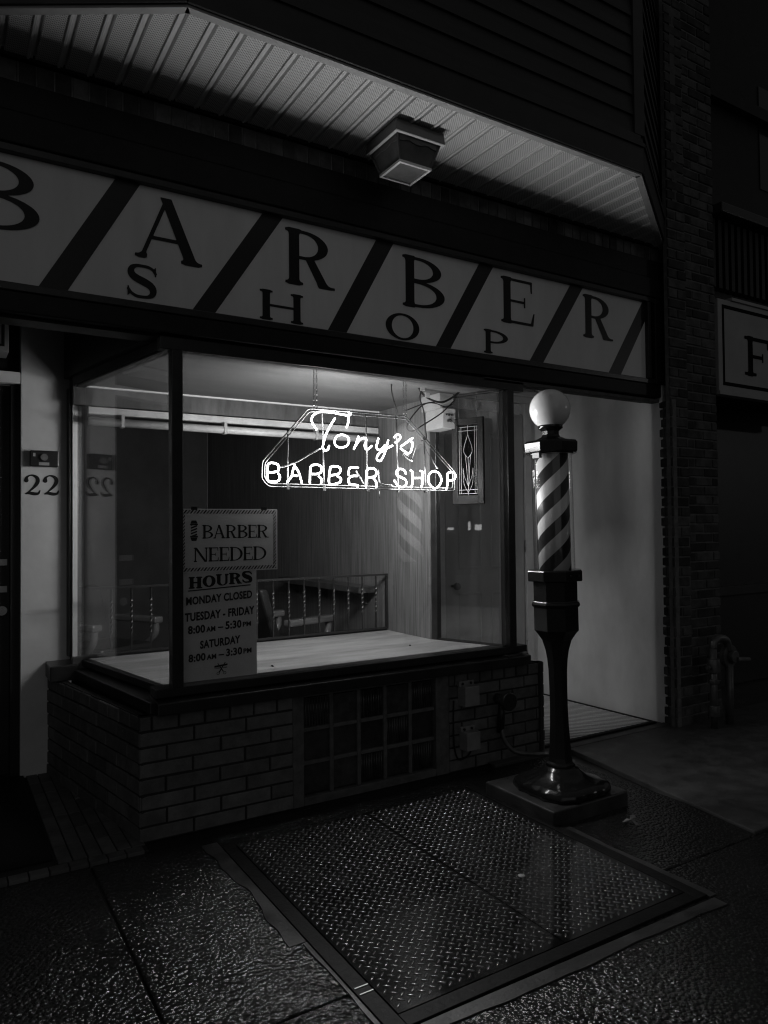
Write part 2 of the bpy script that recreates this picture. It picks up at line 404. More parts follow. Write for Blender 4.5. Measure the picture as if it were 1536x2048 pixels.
def glyph_field(ch, X, Y, Wd, w, t, sf, k):
    mn, mx = np.minimum, np.maximum
    xs = sf                      # left edge of a left stem
    def stem(x0, x1, top=True, bot=True, lt=sf, rt=sf, y0=0, y1=1):
        d = _box(X, Y, x0, x1, y0, y1)
        if bot: d = _smin(d, _box(X, Y, x0-lt, x1+rt, y0, y0+t*.8), k)
        if top: d = _smin(d, _box(X, Y, x0-lt, x1+rt, y1-t*.8, y1), k)
        return d
    def bowl(yc, ry, xr, wt=w):
        ry_i = ry-t; xm = min(xs+w+.1, xr-ry*.9); rx = xr-xm
        o = mx(_lobe(X, Y, xm, yc, rx, ry), xs-X); i = _lobe(X, Y, xm, yc, max(rx-wt, .03), ry_i)
        return mx(mx(o, -i), xs+w*.5-X)
    if ch == 'B': return mn(stem(xs, xs+w, rt=0), mn(bowl(.755, .245, Wd*.92), bowl(.265, .265, Wd)))
    if ch == 'P': return mn(stem(xs, xs+w), bowl(.72, .28, Wd))
    if ch == 'D': return mn(stem(xs, xs+w, rt=0), bowl(.5, .5, Wd))
    if ch == 'R':
        d = mn(stem(xs, xs+w), bowl(.735, .265, Wd*.86))
        leg = _poly(X, Y, [(Wd*.66, .03), (Wd*.66+w*1.05, .03), (xs+w+.12+w*.9, .5), (xs+w+.12, .5)])
        leg = _smin(leg, _box(X, Y, Wd*.68, Wd, 0, t*.8), k)
        return mn(d, leg)
    if ch in 'EF':
        d = stem(xs, xs+w, rt=0)
        d = mn(d, _box(X, Y, xs, Wd*.93, 1-t, 1)); d = mn(d, _poly(X, Y, [(Wd*.93-.05, 1-.02), (Wd*.93-.03, .74), (Wd*.93, .74), (Wd*.93, 1)]))
        d = mn(d, _box(X, Y, xs, Wd*.72, .5-t*.45, .5+t*.45)); d = mn(d, _box(X, Y, Wd*.72-.035, Wd*.72, .385, .615))
        if ch == 'E':
            d = mn(d, _box(X, Y, xs, Wd*.96, 0, t)); d = mn(d, _poly(X, Y, [(Wd*.94-.06, .02), (Wd*.96, 0), (Wd, .29), (Wd-.03, .29)]))
        else: d = mn(d, _box(X, Y, xs, xs+w+sf, 0, t*.8))
        return d
    if ch == 'H':
        return mn(mn(stem(xs, xs+w), stem(Wd-sf-w, Wd-sf)), _box(X, Y, xs, Wd-sf, .5-t*.5, .5+t*.5))
    if ch == 'A':
        ax = Wd*.47
        l = _poly(X, Y, [(sf, 0), (sf+t*1.2, 0), (ax+t*.5, 1), (ax-t*.7, 1)])
        r = _poly(X, Y, [(Wd-sf-w, 0), (Wd-sf, 0), (ax+w*.35, 1.02), (ax-w*.55, 1.02)])
        c = mx(_box(X, Y, Wd*.24, Wd*.72, .31, .31+t), -10+0*X)
        d = mn(mn(l, r), c)
        d = _smin(d, _box(X, Y, 0, sf*2+t*.6, 0, t*.8), k)
        return _smin(d, _box(X, Y, Wd-2*sf-w, Wd, 0, t*.8), k)
    if ch == 'N':
        tw = t*1.3
        d = mn(stem(xs, xs+tw, bot=True), stem(Wd-sf-tw, Wd-sf, bot=False))
        return mn(d, _poly(X, Y, [(Wd-sf-w*1.05, -.02), (Wd-sf, -.02), (xs+w*.95, 1), (xs-w*.15, 1)]))
    if ch == 'O': return mx(_ell(X, Y, Wd/2, .5, Wd/2, .515), -_ell(X, Y, Wd/2, .5, Wd/2-w*1.02, .515-t))
    if ch == 'U':
        d = mx(_lobe(1-Y, X, .7, Wd/2, .32, Wd/2-xs), -_lobe(1-Y, X, .68, Wd/2+(w-t)*.25, .32-t*.6, Wd/2-xs-(w+t*1.6)/2))
        d = mx(d, Y-1)
        d = _smin(d, _box(X, Y, 0, xs*2+w, 1-t*.8, 1), k)
        return _smin(d, _box(X, Y, Wd-2*xs-t, Wd, 1-t*.8, 1), k)
    if ch == 'S':
        h = t*.55; v = w*.52
        p = [(.92, .79, h), (.84, .9, h), (.68, .965, h*1.05), (.5, .985-h*.3, h), (.32, .96, h*1.2), (.19, .88, v*.75), (.155, .76, v*.95), (.22, .645, v*1.05), (.38, .56, v*1.1), (.58, .49, v*1.12), (.76, .4, v*1.08), (.845, .275, v), (.82, .14, v*.8), (.7, .055, h*1.2), (.52, .02+h*.3, h), (.33, .04, h*1.05), (.17, .115, h), (.075, .23, h)]
        p = smooth_path([(x*Wd, y, r) for x, y, r in p], 4)
        d = _stroke(X, Y, p)
        d = mn(d, _poly(X, Y, [(Wd*.9, .70), (Wd*.94, .70), (Wd*.93, .99), (Wd*.87, .93)]))
        return mn(d, _poly(X, Y, [(Wd*.05, .02), (Wd*.12, .09), (Wd*.09, .32), (Wd*.05, .32)]))
    if ch == '2':
        v = w*.5; h = t*.5
        p = [(.13, .72, v*1.25), (.16, .86, v*.7), (.34, .965, h*1.1), (.55, .965, v*.6), (.76, .87, v*.95), (.83, .72, v*1.05), (.76, .56, v), (.56, .36, v*.7), (.3, .17, h*1.1), (.12, .05, h)]
        d = _stroke(X, Y, smooth_path([(x*Wd, y, r) for x, y, r in p], 4))
        d = mn(d, _stroke(X, Y, smooth_path([(.1*Wd, .06, h), (.3*Wd, .1, v*.85), (.6*Wd, .06, v*.95), (.85*Wd, .08, v*.7), (.95*Wd, .22, h)], 4)))
        return d

def trace(F, x0, y0, dx):
    """marching squares -> closed loops"""
    ny, nx = F.shape; ins = F < 0; E = {}
    def ipt(a, b):
        fa, fb = F[a[1], a[0]], F[b[1], b[0]]; t = fa/(fa-fb)
        return (x0+(a[0]+(b[0]-a[0])*t)*dx, y0+(a[1]+(b[1]-a[1])*t)*dx)
    pts = {}; adj = {}
    def key(a, b): return (a, b) if a < b else (b, a)
    for j in range(ny-1):
        row = ins[j:j+2]
        for i in range(nx-1):
            c = (ins[j, i], ins[j, i+1], ins[j+1, i+1], ins[j+1, i]); s = sum(c)
            if s in (0, 4): continue
            P = ((i, j), (i+1, j), (i+1, j+1), (i, j+1))
            ed = [key(P[q], P[(q+1) % 4]) for q in range(4) if c[q] != c[(q+1) % 4]]
            prs = [(ed[0], ed[1])] if len(ed) == 2 else ([(ed[0], ed[3]), (ed[1], ed[2])] if c[0] else [(ed[0], ed[1]), (ed[2], ed[3])])
            for a, b in prs:
                adj.setdefault(a, []).append(b); adj.setdefault(b, []).append(a)
                for e in (a, b):
                    if e not in pts: pts[e] = ipt(*e)
    loops = []; seen = set()
    for st in list(adj):
        if st in seen: continue
        loop = [st]; seen.add(st); cur = st
        while True:
            nx_ = [q for q in adj[cur] if q not in seen]
            if not nx_: break
            cur = nx_[0]; seen.add(cur); loop.append(cur)
        if len(loop) > 6: loops.append([pts[e] for e in loop])
    return loops

def simplify(loop, eps):
    def rdp(p):
        if len(p) < 3: return p
        a, b = np.array(p[0]), np.array(p[-1]); d = b-a; l = np.hypot(*d)
        q = np.array(p[1:-1])
        e = np.abs(d[0]*(q[:, 1]-a[1])-d[1]*(q[:, 0]-a[0]))/l if l > 1e-9 else np.hypot(q[:, 0]-a[0], q[:, 1]-a[1])
        i = int(np.argmax(e))
        if e[i] < eps: return [p[0], p[-1]]
        return rdp(p[:i+2])[:-1]+rdp(p[i+1:])
    h = len(loop)//2
    return rdp(loop[:h+1])[:-1]+rdp(loop[h:]+[loop[0]])[:-1]

_gc = {}
def glyph_loops(ch, Wd, w, t, sf, k=.07):
    key = (ch, round(Wd, 2), w, t, sf)
    if key not in _gc:
        dx = .011
        xs = np.arange(-.12, Wd+.12, dx); ys = np.arange(-.12, 1.13, dx)
        X, Y = np.meshgrid(xs, ys)
        F = glyph_field(ch, X, Y, Wd, w, t, sf, k)
        _gc[key] = [simplify(l, .0022) for l in trace(F, xs[0], ys[0], dx)]
    return _gc[key]

def flat_mesh(name, loops, m, depth, parent, T):
    """2-D outlines (holes by even-odd) -> extruded mesh; T maps local x,y,z to the world"""
    cu = bpy.data.curves.new('outline', 'CURVE'); cu.dimensions = '2D'; cu.fill_mode = 'BOTH'; cu.extrude = depth/2
    for l in loops:
        sp = cu.splines.new('POLY'); sp.points.add(len(l)-1)
        for q, p in zip(sp.points, l): q.co = (p[0], p[1], 0, 1)
        sp.use_cyclic_u = True
    return curve_to_mesh(name, cu, m, parent, T)
def curve_to_mesh(name, cu, m, parent, T):
    tmp = bpy.data.objects.new('outline', cu); COL.objects.link(tmp)
    dg = bpy.context.evaluated_depsgraph_get(); dg.update()
    me = bpy.data.meshes.new_from_object(tmp.evaluated_get(dg))
    bpy.data.objects.remove(tmp); bpy.data.curves.remove(cu)
    me.transform(T); me.name = name
    o = bpy.data.objects.new(name, me); COL.objects.link(o); me.materials.clear(); me.materials.append(M[m])
    if parent is not None:
        o.parent = parent
        if parent.parent is None: o.matrix_parent_inverse = Matrix.Translation(-parent.location)
    return o
def facade_T(y):     # local (x,y,z) -> world (x, y - z, y)
    return Matrix(((1, 0, 0, 0), (0, 0, -1, y), (0, 1, 0, 0), (0, 0, 0, 1)))

def serif(name, ch, x0, x1, z0, z1, y, parent, m='letter_black', w=.2, t=.06, sf=.09, depth=.003):
    H = z1-z0; Wd = (x1-x0)/H
    loops = [[(x0+p[0]*H, z0+p[1]*H) for p in l] for l in glyph_loops(ch, Wd, w, t, sf)]
    return flat_mesh(name, loops, m, depth, parent, facade_T(y))

def sans(name, s, x0, x1, z0, z1, y, parent, m='ink', bold=.034, depth=.0012, skew=0.0):
    cu = bpy.data.curves.new('text', 'FONT'); cu.body = s; cu.size = 1; cu.offset = bold; cu.extrude = depth/2; cu.resolution_u = 3
    cu.space_character = 1.06
    o = curve_to_mesh(name, cu, m, None, Matrix.Identity(4)); me = o.data
    v = np.empty(len(me.vertices)*3); me.vertices.foreach_get('co', v); v = v.reshape(-1, 3)
    a, b = v.min(0), v.max(0)
    out = np.empty_like(v)
    fx = (v[:, 0]-a[0])/(b[0]-a[0]); fz = (v[:, 1]-a[1])/(b[1]-a[1])
    out[:, 0] = x0+fx*(x1-x0); out[:, 2] = z0+fz*(z1-z0)+skew*fx; out[:, 1] = y-v[:, 2]
    me.vertices.foreach_set('co', out.ravel()); me.update()
    o.parent = parent; o.matrix_parent_inverse = Matrix.Translation(-parent.location)
    return o

def quad_fac(mb, pts, y, th=.001):
    """flat polygon on a facade-parallel plane (x,z points) with a little thickness"""
    n = len(pts); a = sum(pts[i][0]*pts[(i+1) % n][1]-pts[(i+1) % n][0]*pts[i][1] for i in range(n))
    if a < 0: pts = pts[::-1]
    vs = [(x, y, z) for x, z in pts]+[(x, y+th, z) for x, z in pts]
    fs = [tuple(range(n)), tuple(range(2*n-1, n-1, -1))]+[(i, n+i, n+(i+1) % n, (i+1) % n) for i in range(n)]
    return mb.add(vs, fs)

def clip_poly(pts, x0, x1, z0, z1):
    def cl(P, f, ip):
        o = []
        for a, b in zip(P, P[1:]+P[:1]):
            fa, fb = f(a), f(b)
            if fa >= 0: o.append(a)
            if (fa >= 0) != (fb >= 0):
                t = fa/(fa-fb); o.append((a[0]+(b[0]-a[0])*t, a[1]+(b[1]-a[1])*t))
        return o
    for f in (lambda p: p[0]-x0, lambda p: x1-p[0], lambda p: p[1]-z0, lambda p: z1-p[1]):
        if pts: pts = cl(pts, f, None)
    return pts

# brick courses on an upright face p->q (looking at the face, p on the left)
def brick_face(mb, mort, p, q, z0, z1, ch, bl, th=.045, joint=.010, proud=.009, soldier_top=False, jit=.0035, ends=(0, 0)):
    d = Vector((q[0]-p[0], q[1]-p[1])); Lg = d.length; d.normalize(); n = Vector((d.y, -d.x))   # outward (towards viewer when p left)
    mort.wallbox(q, p, th, z0, z1, off=-th-0.0)  if False else None
    a = Vector(p)-n*th; b = Vector(q)-n*th
    mort.prism([tuple(Vector(p)-n*proud), tuple(Vector(q)-n*proud), tuple(b), tuple(a)], z0, z1)
    z = z0; row = 0
    while z < z1-.02:
        h = min(ch, z1-z)
        l = bl
        if soldier_top and z+ch*1.5 > z1: l = bl*.48; h = z1-z
        s = -(l/2 if row % 2 else 0)-random.uniform(0, .01)
        while s < Lg-.004:
            s0 = max(s, -ends[0]); s1 = min(s+l-joint, Lg+ends[1])
            if s1-s0 > .018:
                o = random.uniform(-jit, jit); e = .004
                za, zb = z+joint/2+random.uniform(-.0015, .0015), z+h-joint/2+random.uniform(-.0015, .0015)
                P0 = Vector(p)+d*s0; P1 = Vector(p)+d*s1
                def pt(P, along, out, zz): v = P+d*along+n*out; return (v.x, v.y, zz)
                vs = [pt(P0, 0, -proud-.004, za), pt(P1, 0, -proud-.004, za), pt(P1, 0, -proud-.004, zb), pt(P0, 0, -proud-.004, zb),
                      pt(P0, 0, o-e, za), pt(P1, 0, o-e, za), pt(P1, 0, o-e, zb), pt(P0, 0, o-e, zb),
                      pt(P0, e, o, za+e), pt(P1, -e, o, za+e), pt(P1, -e, o, zb-e), pt(P0, e, o, zb-e)]
                mb.add(vs, [(0, 1, 5, 4), (1, 2, 6, 5), (2, 3, 7, 6), (3, 0, 4, 7), (4, 5, 9, 8), (5, 6, 10, 9), (6, 7, 11, 10), (7, 4, 8, 11), (8, 9, 10, 11)])
            s += l
        z += h if h < ch or soldier_top and z+ch*1.5 > z1 else ch; row += 1

# ================================================================== GROUND
HX0, HX1, HY0, HY1 = 1.215, 2.592, 1.915, 3.335     # tread plate
ground = struct('road', MB().box(-40, 60, -45, 60, -.30, -.16), 'asphalt')
mb = MB()
g = .008
slabs = [(-4, .59, -.6, 2.085), (-4, .59, 2.085+g, 3.50), (.59+g, 3.46, -.6, 2.085), (.59+g, 3.46, 2.085+g, 3.63), (3.46+g, 9, -.6, 2.085)]
for a, b, c, d in slabs: mb.box(a, b, c, d, -.15, 0)
struct('sidewalk', mb, 'paving', bevel=.006)
struct('sidewalk_bed', MB().box(-6, 12, -.8, 9.8, -.157, -.02), 'concrete_wet')
struct('concrete_slab', MB().prism([(3.385, 2.095), (9, 2.095), (9, 3.56), (3.62, 3.56)], -.02, .014), 'concrete', bevel=.006)
struct('entry_floor', MB().box(2.97, 4.70, 3.57, 5.0, -.02, .012), 'concrete_wet')
# worn cement edging round the hatch
def ragged(p, q, w0, w1, side, n=26):
    d = Vector(q)-Vector(p); L_ = d.length; d.normalize(); nn = Vector((-d.y, d.x))*side
    a = [Vector(p)+d*(L_*i/n) for i in range(n+1)]
    ph = random.uniform(0, 6); b = [x+nn*((w0+w1)/2+(w1-w0)*.5*(.55*math.sin(i*.11+ph)+.3*math.sin(i*.27+2*ph)+.15*math.sin(i*.6))) for i, x in enumerate(a)]
    return [tuple(x) for x in a]+[tuple(x) for x in reversed(b)]
mb = MB()
mb.prism(ragged((1.150, 2.43), (1.150, 3.42), .035, .085, 1, 60), -.01, .004)
mb.prism(ragged((1.150, 1.6), (1.150, 2.425), .012, .022, 1, 50), -.01, .004)
mb.prism(ragged((1.145, 1.848), (2.668, 1.828), .045, .062, -1, 90), -.01, .0045)
mb.prism(ragged((2.659, 1.84), (2.659, 2.665), .028, .045, -1, 60), -.01, .005)
struct('cement_edging', mb, 'concrete_wet')
# brick tiles of the left doorway
mb = MB(); tz = .016
random.seed(3)
x = .47
for i in range(6):
    y = 3.60
    w_ = .058
    off = random.uniform(0, .1)
    yy = 3.56+(.0 if i % 2 else -.0)
    while yy < 4.92:
        l = .2
        xr = x+w_
        lim = .835-.1373*(yy+l/2-3.6)
        if x < lim: mb.box(x, min(xr, lim+.03), yy+.003, yy+l-.003, -.01, tz+random.uniform(-.001, .001))
        yy += l
    x += w_+.006
xx = -2.0
while xx < .82:
    mb.box(xx, xx+.075, 3.49, 3.552, -.01, tz); xx += .081
struct('tile_paving', mb, 'tile', bevel=.002)
struct('doorway_floor', MB().box(-3, .85, 3.5, 5.3, -.02, .008), 'mortar_dark')
tag(MB().box(-1.2, .455, 3.62, 4.93, .009, .024).build('door_mat', 'mat_dark', bevel=.004), 'plain black rubber mat filling the left doorway beside the tile strip', 'mat')

# cellar hatch
h = thing('cellar_hatch', (1.94, 2.6, 0), 'steel tread plate cellar hatch set in the wet sidewalk under the window', 'hatch')
fr = MB(); o = .065
fr.box(HX0-o, HX0-.006, HY0-o, HY1+.02, -.01, .010)
fr.box(HX1+.006, HX1+o, HY0-o, HY1+.02, -.01, .010)
fr.box(HX0-.0055, HX1+.0055, HY0-o, HY0-.006, -.01, .0105)
fr.build('frame', 'steel_edge', h, bevel=.002)
MB().box(HX0-.0055, HX1+.0055, HY0-.0055, HY1+.01, -.01, .0015).build('gap', 'black_paint', h)
def leafplate(x0, x1):
    m_ = MB(); m_.box(x0, x1, HY0, HY1, .0, .009)
    a = .0285; c45 = math.sqrt(.5)
    for i in range(-120, 160):
        for j in range(-120, 160):
            cx = (i*a-j*a)*c45+1.9; cy = (i*a+j*a)*c45+1.2
            if not (x0+.012 < cx < x1-.012 and HY0+.012 < cy < HY1-.012): continue
            ang = PI/4 if (i+j) % 2 else -PI/4
            ca, sa = math.cos(ang), math.sin(ang)
            lx, ly, hh = .0155, .0052, .0034
            vs = []; n = 8
            for r_, zz in ((1, .0088), (.86, .0088+hh*.55), (.6, .0088+hh*.88), (.25, .0088+hh)):
                for k_ in range(n):
                    t = 2*PI*k_/n; px, py = lx*r_*math.cos(t), ly*r_*math.sin(t)
                    vs.append((cx+px*ca-py*sa, cy+px*sa+py*ca, zz))
            fs = [(q*n+k_, q*n+(k_+1) % n, (q+1)*n+(k_+1) % n, (q+1)*n+k_) for q in range(3) for k_ in range(n)]+[tuple(3*n+k_ for k_ in range(n))]
            m_.add(vs, fs, True)
    return m_
def tread(x0, x1):
    mb_ = leafplate(x0, x1); o_ = mb_.build('tread_plate', 'tread', h); o_.data.materials.append(M['tread_crest'])
    o_.data.polygons.foreach_set('material_index', [1 if q else 0 for q in mb_.sm]); return o_
tread(HX0, 1.922); tread(1.926, HX1)
for yy in (2.05, 2.085): MB().box(HX0-.058, HX0-.008, yy, yy+.004, .0101, .0125).build('hinge', 'brass', h)

tag(MB().lathe([(.001, .0095), (.016, .0095), (.0155, .0125), (.008, .0145), (.001, .0148)], 14, (2.133, 2.371, 0)).build('gum_spot', 'plastic_white'), 'small pale disc of trodden chewing gum on the tread plate of the hatch', 'gum')
# wet leaf beside the plinth
lf = MB(); random.seed(5)
c = (2.985, 2.50)
n = 14; ring = []
for k in range(n):
    t = 2*PI*k/n; r = .034*(1+.45*math.sin(3*t)+random.uniform(-.25, .25)); ring.append((c[0]+r*math.cos(t), c[1]+r*.8*math.sin(t), random.uniform(.004, .03)))
vs = ring+[(x, y, z+.0015) for x, y, z in ring]+[(c[0], c[1], .02), (c[0], c[1], .0225)]
fs = [(k, (k+1) % n, n+(k+1) % n, n+k) for k in range(n)]+[((k+1) % n, k, 2*n) for k in range(n)]+[(n+k, n+(k+1) % n, 2*n+1) for k in range(n)]
lf.add(vs, fs)
tag(lf.build('dead_leaf', 'leaf'), 'crumpled dark wet leaf lying on the sidewalk in front of the barber pole plinth', 'leaf')

# ================================================================== SHOP BUILDING
B = thing('barbershop_building', (2.1, 3.6, 0), 'barbershop building with brick window base, bay shop window, soffit and dark siding above', 'building')
GL = (.99, 3.62); GLb = (.738, 4.93); GR = (3.15, 3.62); GRb = (2.955, 4.15)
# brick base, left part and right pier
bk, mo = MB(), MB()
random.seed(11)
brick_face(bk, mo, (.832, 3.598), (1.632, 3.598), .0, .605, .0756, .272, soldier_top=True)
brick_face(bk, mo, (.585, 4.928), (.832, 3.598), .0, .605, .0756, .272, soldier_top=True)
mo.build('brick_mortar', 'mortar_dark', B)
bk.build('window_base', 'brick', B)
bk, mo = MB(), MB()
brick_face(bk, mo, (2.675, 3.598), (3.455, 3.598), .0, .60, .075, .208, soldier_top=True, ends=(0, .006))
brick_face(bk, mo, (3.455, 3.598), (3.26, 4.15), .0, .60, .075, .208, soldier_top=True)
mo.build('pier_mortar', 'mortar_dark', B)
bk.build('brick_pier', 'brick', B)
# core behind the base
MB().prism([(.885, 3.66), (3.39, 3.66), (3.2, 4.2), (2.96, 4.2), (2.96, 4.76), (.76, 4.76), (.72, 4.9)], 0, .595).build('base_core', 'mortar_dark', B)
# glass block panel
gb = MB(); gr = MB()
x0, x1, z0, z1 = 1.70, 2.575, .045, .585
for side in ((1.632, 1.70), (2.575, 2.675)):
    gr.box(side[0]+.001, side[1], 3.604, 3.66, 0, .598)
gr.box(1.70, 2.575, 3.606, 3.66, 0, z0); gr.box(1.70, 2.575, 3.606, 3.66, z1, .598)
nx, nz = 5, 3; bw = (x1-x0)/nx; bh = (z1-z0)/nz
for i in range(1, nx): gr.box(x0+i*bw-.012, x0+i*bw+.012, 3.618, 3.66, z0+.0002, z1-.0002)
for j in range(1, nz):
    for i in range(nx):
        gr.box(x0+i*bw+(.012 if i else .0002), x0+(i+1)*bw-(.012 if i < nx-1 else .0002), 3.6185, 3.66, z0+j*bh-.011, z0+j*bh+.011)
rib = {(0, 2), (2, 2), (4, 2), (3, 1), (2, 0), (4, 0)}
for i in range(nx):
    for j in range(nz):
        a, b = x0+i*bw+.0125, x0+(i+1)*bw-.0125; c_, d_ = z0+j*bh+.0115, z0+(j+1)*bh-.0115
        gb.box(a, b, 3.632, 3.658, c_, d_)
        if (i, j) in rib:
            k = 9; s_ = (b-a)/k
            for q in range(k): gb.tube([(a+(q+.5)*s_, 3.632, c_+.004), (a+(q+.5)*s_, 3.632, d_-.004)], s_*.3, 8)
w_ = gb.build('block_window', 'block', B); gr.build('block_grout', 'grout', B, bevel=.004)

# sill
sl = MB()
def sillprofile(p, q, out, z0, z1, drop, inn=.10):
    d = Vector((q[0]-p[0], q[1]-p[1])); d.normalize(); n = Vector((d.y, -d.x))
    P, Q = Vector(p), Vector(q)
    a, b = P-n*inn, Q-n*inn; c_, e_ = P+n*out, Q+n*out
    return [(c_.x, c_.y, z0), (e_.x, e_.y, z0), (b.x, b.y, z0), (a.x, a.y, z0)], [(c_.x, c_.y, z1-drop), (e_.x, e_.y, z1-drop), (b.x, b.y, z1), (a.x, a.y, z1)]
sl.hexa(*sillprofile((.905, 3.60), (3.30, 3.60), .055, .608, .685, .018))
lsb, lst = sillprofile((.735, 4.75), (.915, 3.602), .035, .609, .683, .016)
sl.hexa(lsb, lst)
rsb, rst = sillprofile((3.295, 3.60), (3.13, 4.15), .05, .607, .684, .014, inn=.2)
sl.hexa(rsb, rst)
sl.box(.575, .73, 4.70, 4.926, .607, .70)
sill = sl.build('window_sill', 'black_trim', B, bevel=.006)
# shop window: frames and panes
fm = MB()
fm.box(.905, 3.30, 3.585, 3.70, .6851, .728)                 # bottom rail
fm.box(.93, 3.30, 3.585, 3.65, 2.392, 2.455)               # head
fm.box(.985, 1.040, 3.58, 3.645, .7281, 2.3919)              # left corner post
fm.box(3.148, 3.205, 3.575, 3.66, .7281, 2.3919)             # right post
fm.wallbox(GLb, GL, .05, .684, .722, off=-.025); fm.wallbox(GLb, GL, .055, 2.393, 2.454, off=-.0275)
fm.wallbox(GLb, (.7475, 4.88), .06, .7221, 2.3929, off=-.045)
fm.wallbox(GR, GRb, .05, .686, .734, off=-.025); fm.wallbox(GR, GRb, .05, 2.391, 2.453, off=-.025)
fm.wallbox((2.9716, 4.105), GRb, .05, .7341, 2.3909, off=-.025)
fm.build('window_frame', 'black_trim', B, bevel=.003)
jm = MB()
jm.wallbox((.7478, 4.8785), (.7505, 4.865), .03, .7223, 2.3927, off=-.03)
jm.build('lit_frame_edge', 'trim_white', B)  # frame edge caught by the neon, its brightness put into white colour
MB().box(1.0402, 3.1478, 3.618, 3.624, .7282, 2.3918).build('window_pane', 'glass', B)
MB().wallbox((.7508, 4.863), (.984, 3.648), .006, .7222, 2.3928, off=-.003).build('window_pane', 'glass', B)
MB().wallbox((3.1345, 3.662), (2.9735, 4.1), .006, .7342, 2.3908, off=-.003).build('window_pane', 'glass', B)
# wall over the left pane and over the right pane
MB().wallbox((.738, 4.93), (.945, 3.70), .08, 2.456, 3.0, off=-.06).build('overpanel', 'black_trim', B)
MB().wallbox((3.17, 3.66), (2.985, 4.15), .05, 2.456, 3.0, off=-.025).build('overpanel', 'black_trim', B)
# display interior
MB().prism([(.975, 3.70), (3.108, 3.70), (2.955, 4.11), (2.925, 4.14), (2.925, 4.72), (.79, 4.72)], .676, .726).build('display_floor', 'floor', B)
MB().box(.70, 2.925, 4.7205, 4.76, .60, .74).build('floor_edge', 'wood_dark', B, bevel=.003)
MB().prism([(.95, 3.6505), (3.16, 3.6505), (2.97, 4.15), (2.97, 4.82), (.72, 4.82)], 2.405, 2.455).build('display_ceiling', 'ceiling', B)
hd = MB(); hd.box(.73, 2.9248, 4.80, 4.815, 2.395, 2.4048)
hd.build('ceiling_bead', 'trim_white', B)
MB().box(.72, 2.9248, 4.821, 4.88, 2.285, 3.0).build('header_beam', 'wood_dark', B)
# shop room
wd = MB(); wd.box(2.925, 2.965, 4.151, 9.0, .0, 3.0)
wd.build('wood_panel_wall', 'wood', B)
rm = MB()
rm.box(-.6, 2.92, 9.0, 9.05, 0, 3.0); rm.box(.66, .70, 5.2, 9.0, 0, 3.0)
rm.box(.66, 2.92, 4.885, 9.05, 3.0, 3.05)
rm.build('room_wall', 'room', B)
MB().box(.7, 2.92, 4.77, 9.0, -.02, .02).build('room_floor', 'room_floor', B)

# entry recess on the right
MB().box(2.97, 4.80, 3.60, 5.0, 2.76, 2.80).build('entry_ceiling', 'plaster', B)
er = MB(); er.prism([(4.615, 5.0), (4.675, 3.56), (4.80, 3.56), (4.80, 5.0)], 0, 2.759)
er.build('entry_wall', 'plaster', B)
eb = MB(); eb.box(2.966, 3.50, 4.88, 4.98, .0, 2.758); eb.box(4.545, 4.614, 4.875, 4.98, 0, 2.758); eb.box(3.50, 4.545, 4.88, 4.98, 2.66, 2.758)
eb.build('entry_back_wall', 'plaster', B)
dr = MB(); dr.box(3.585, 4.452, 4.855, 4.895, .02, 2.50)
for zz0, zz1 in ((.25, .95), (1.15, 2.3)):
    for xx0, xx1 in ((3.72, 3.97), (4.07, 4.32)):
        dr.box(xx0, xx0+.02, 4.845, 4.856, zz0, zz1); dr.box(xx1-.02, xx1, 4.845, 4.856, zz0, zz1)
        dr.box(xx0+.02, xx1-.02, 4.8455, 4.856, zz0, zz0+.02); dr.box(xx0+.02, xx1-.02, 4.8455, 4.856, zz1-.02, zz1)
door = dr.build('entry_door', 'door_white', B, bevel=.003)
kb = MB(); kb.tube([(3.65, 4.85, 1.015), (3.65, 4.80, 1.015)], .012, 10); kb.sphere((3.65, 4.785, 1.015), .032, 16, 10); kb.lathe([(.036, 0), (.036, .006)], 16)
kb2 = MB(); kb2.tube([(3.65, 4.855, 1.015), (3.65, 4.80, 1.015)], .012, 10); kb2.sphere((3.65, 4.785, 1.015), .032, 16, 10)
kb2.build('door_knob', 'plastic_black', door)
for zz in (.45, 1.33, 2.17):
    hg = MB(); hg.tube([(4.459, 4.848, zz-.05), (4.459, 4.848, zz+.05)], .009, 8); hg.build('hinge', 'brass', door)
cs = MB(); cs.box(4.468, 4.545, 4.84, 4.90, 0, 2.60); cs.box(3.50, 3.572, 4.84, 4.90, 0, 2.60); cs.box(3.46, 4.60, 4.835, 4.90, 2.6005, 2.66); cs.box(3.44, 4.613, 4.80, 4.90, 2.661, 2.70)
cs.build('door_casing', 'trim_white', B, bevel=.004)
cs = MB(); cs.box(2.966, 4.68, 3.585, 3.66, 2.435, 2.459)
cs.build('entry_lintel', 'grout', B, bevel=.004)
cs = MB(); cs.box(2.97, 4.68, 3.53, 3.60, -.01, .018); cs.build('threshold', 'concrete', B, bevel=.004)

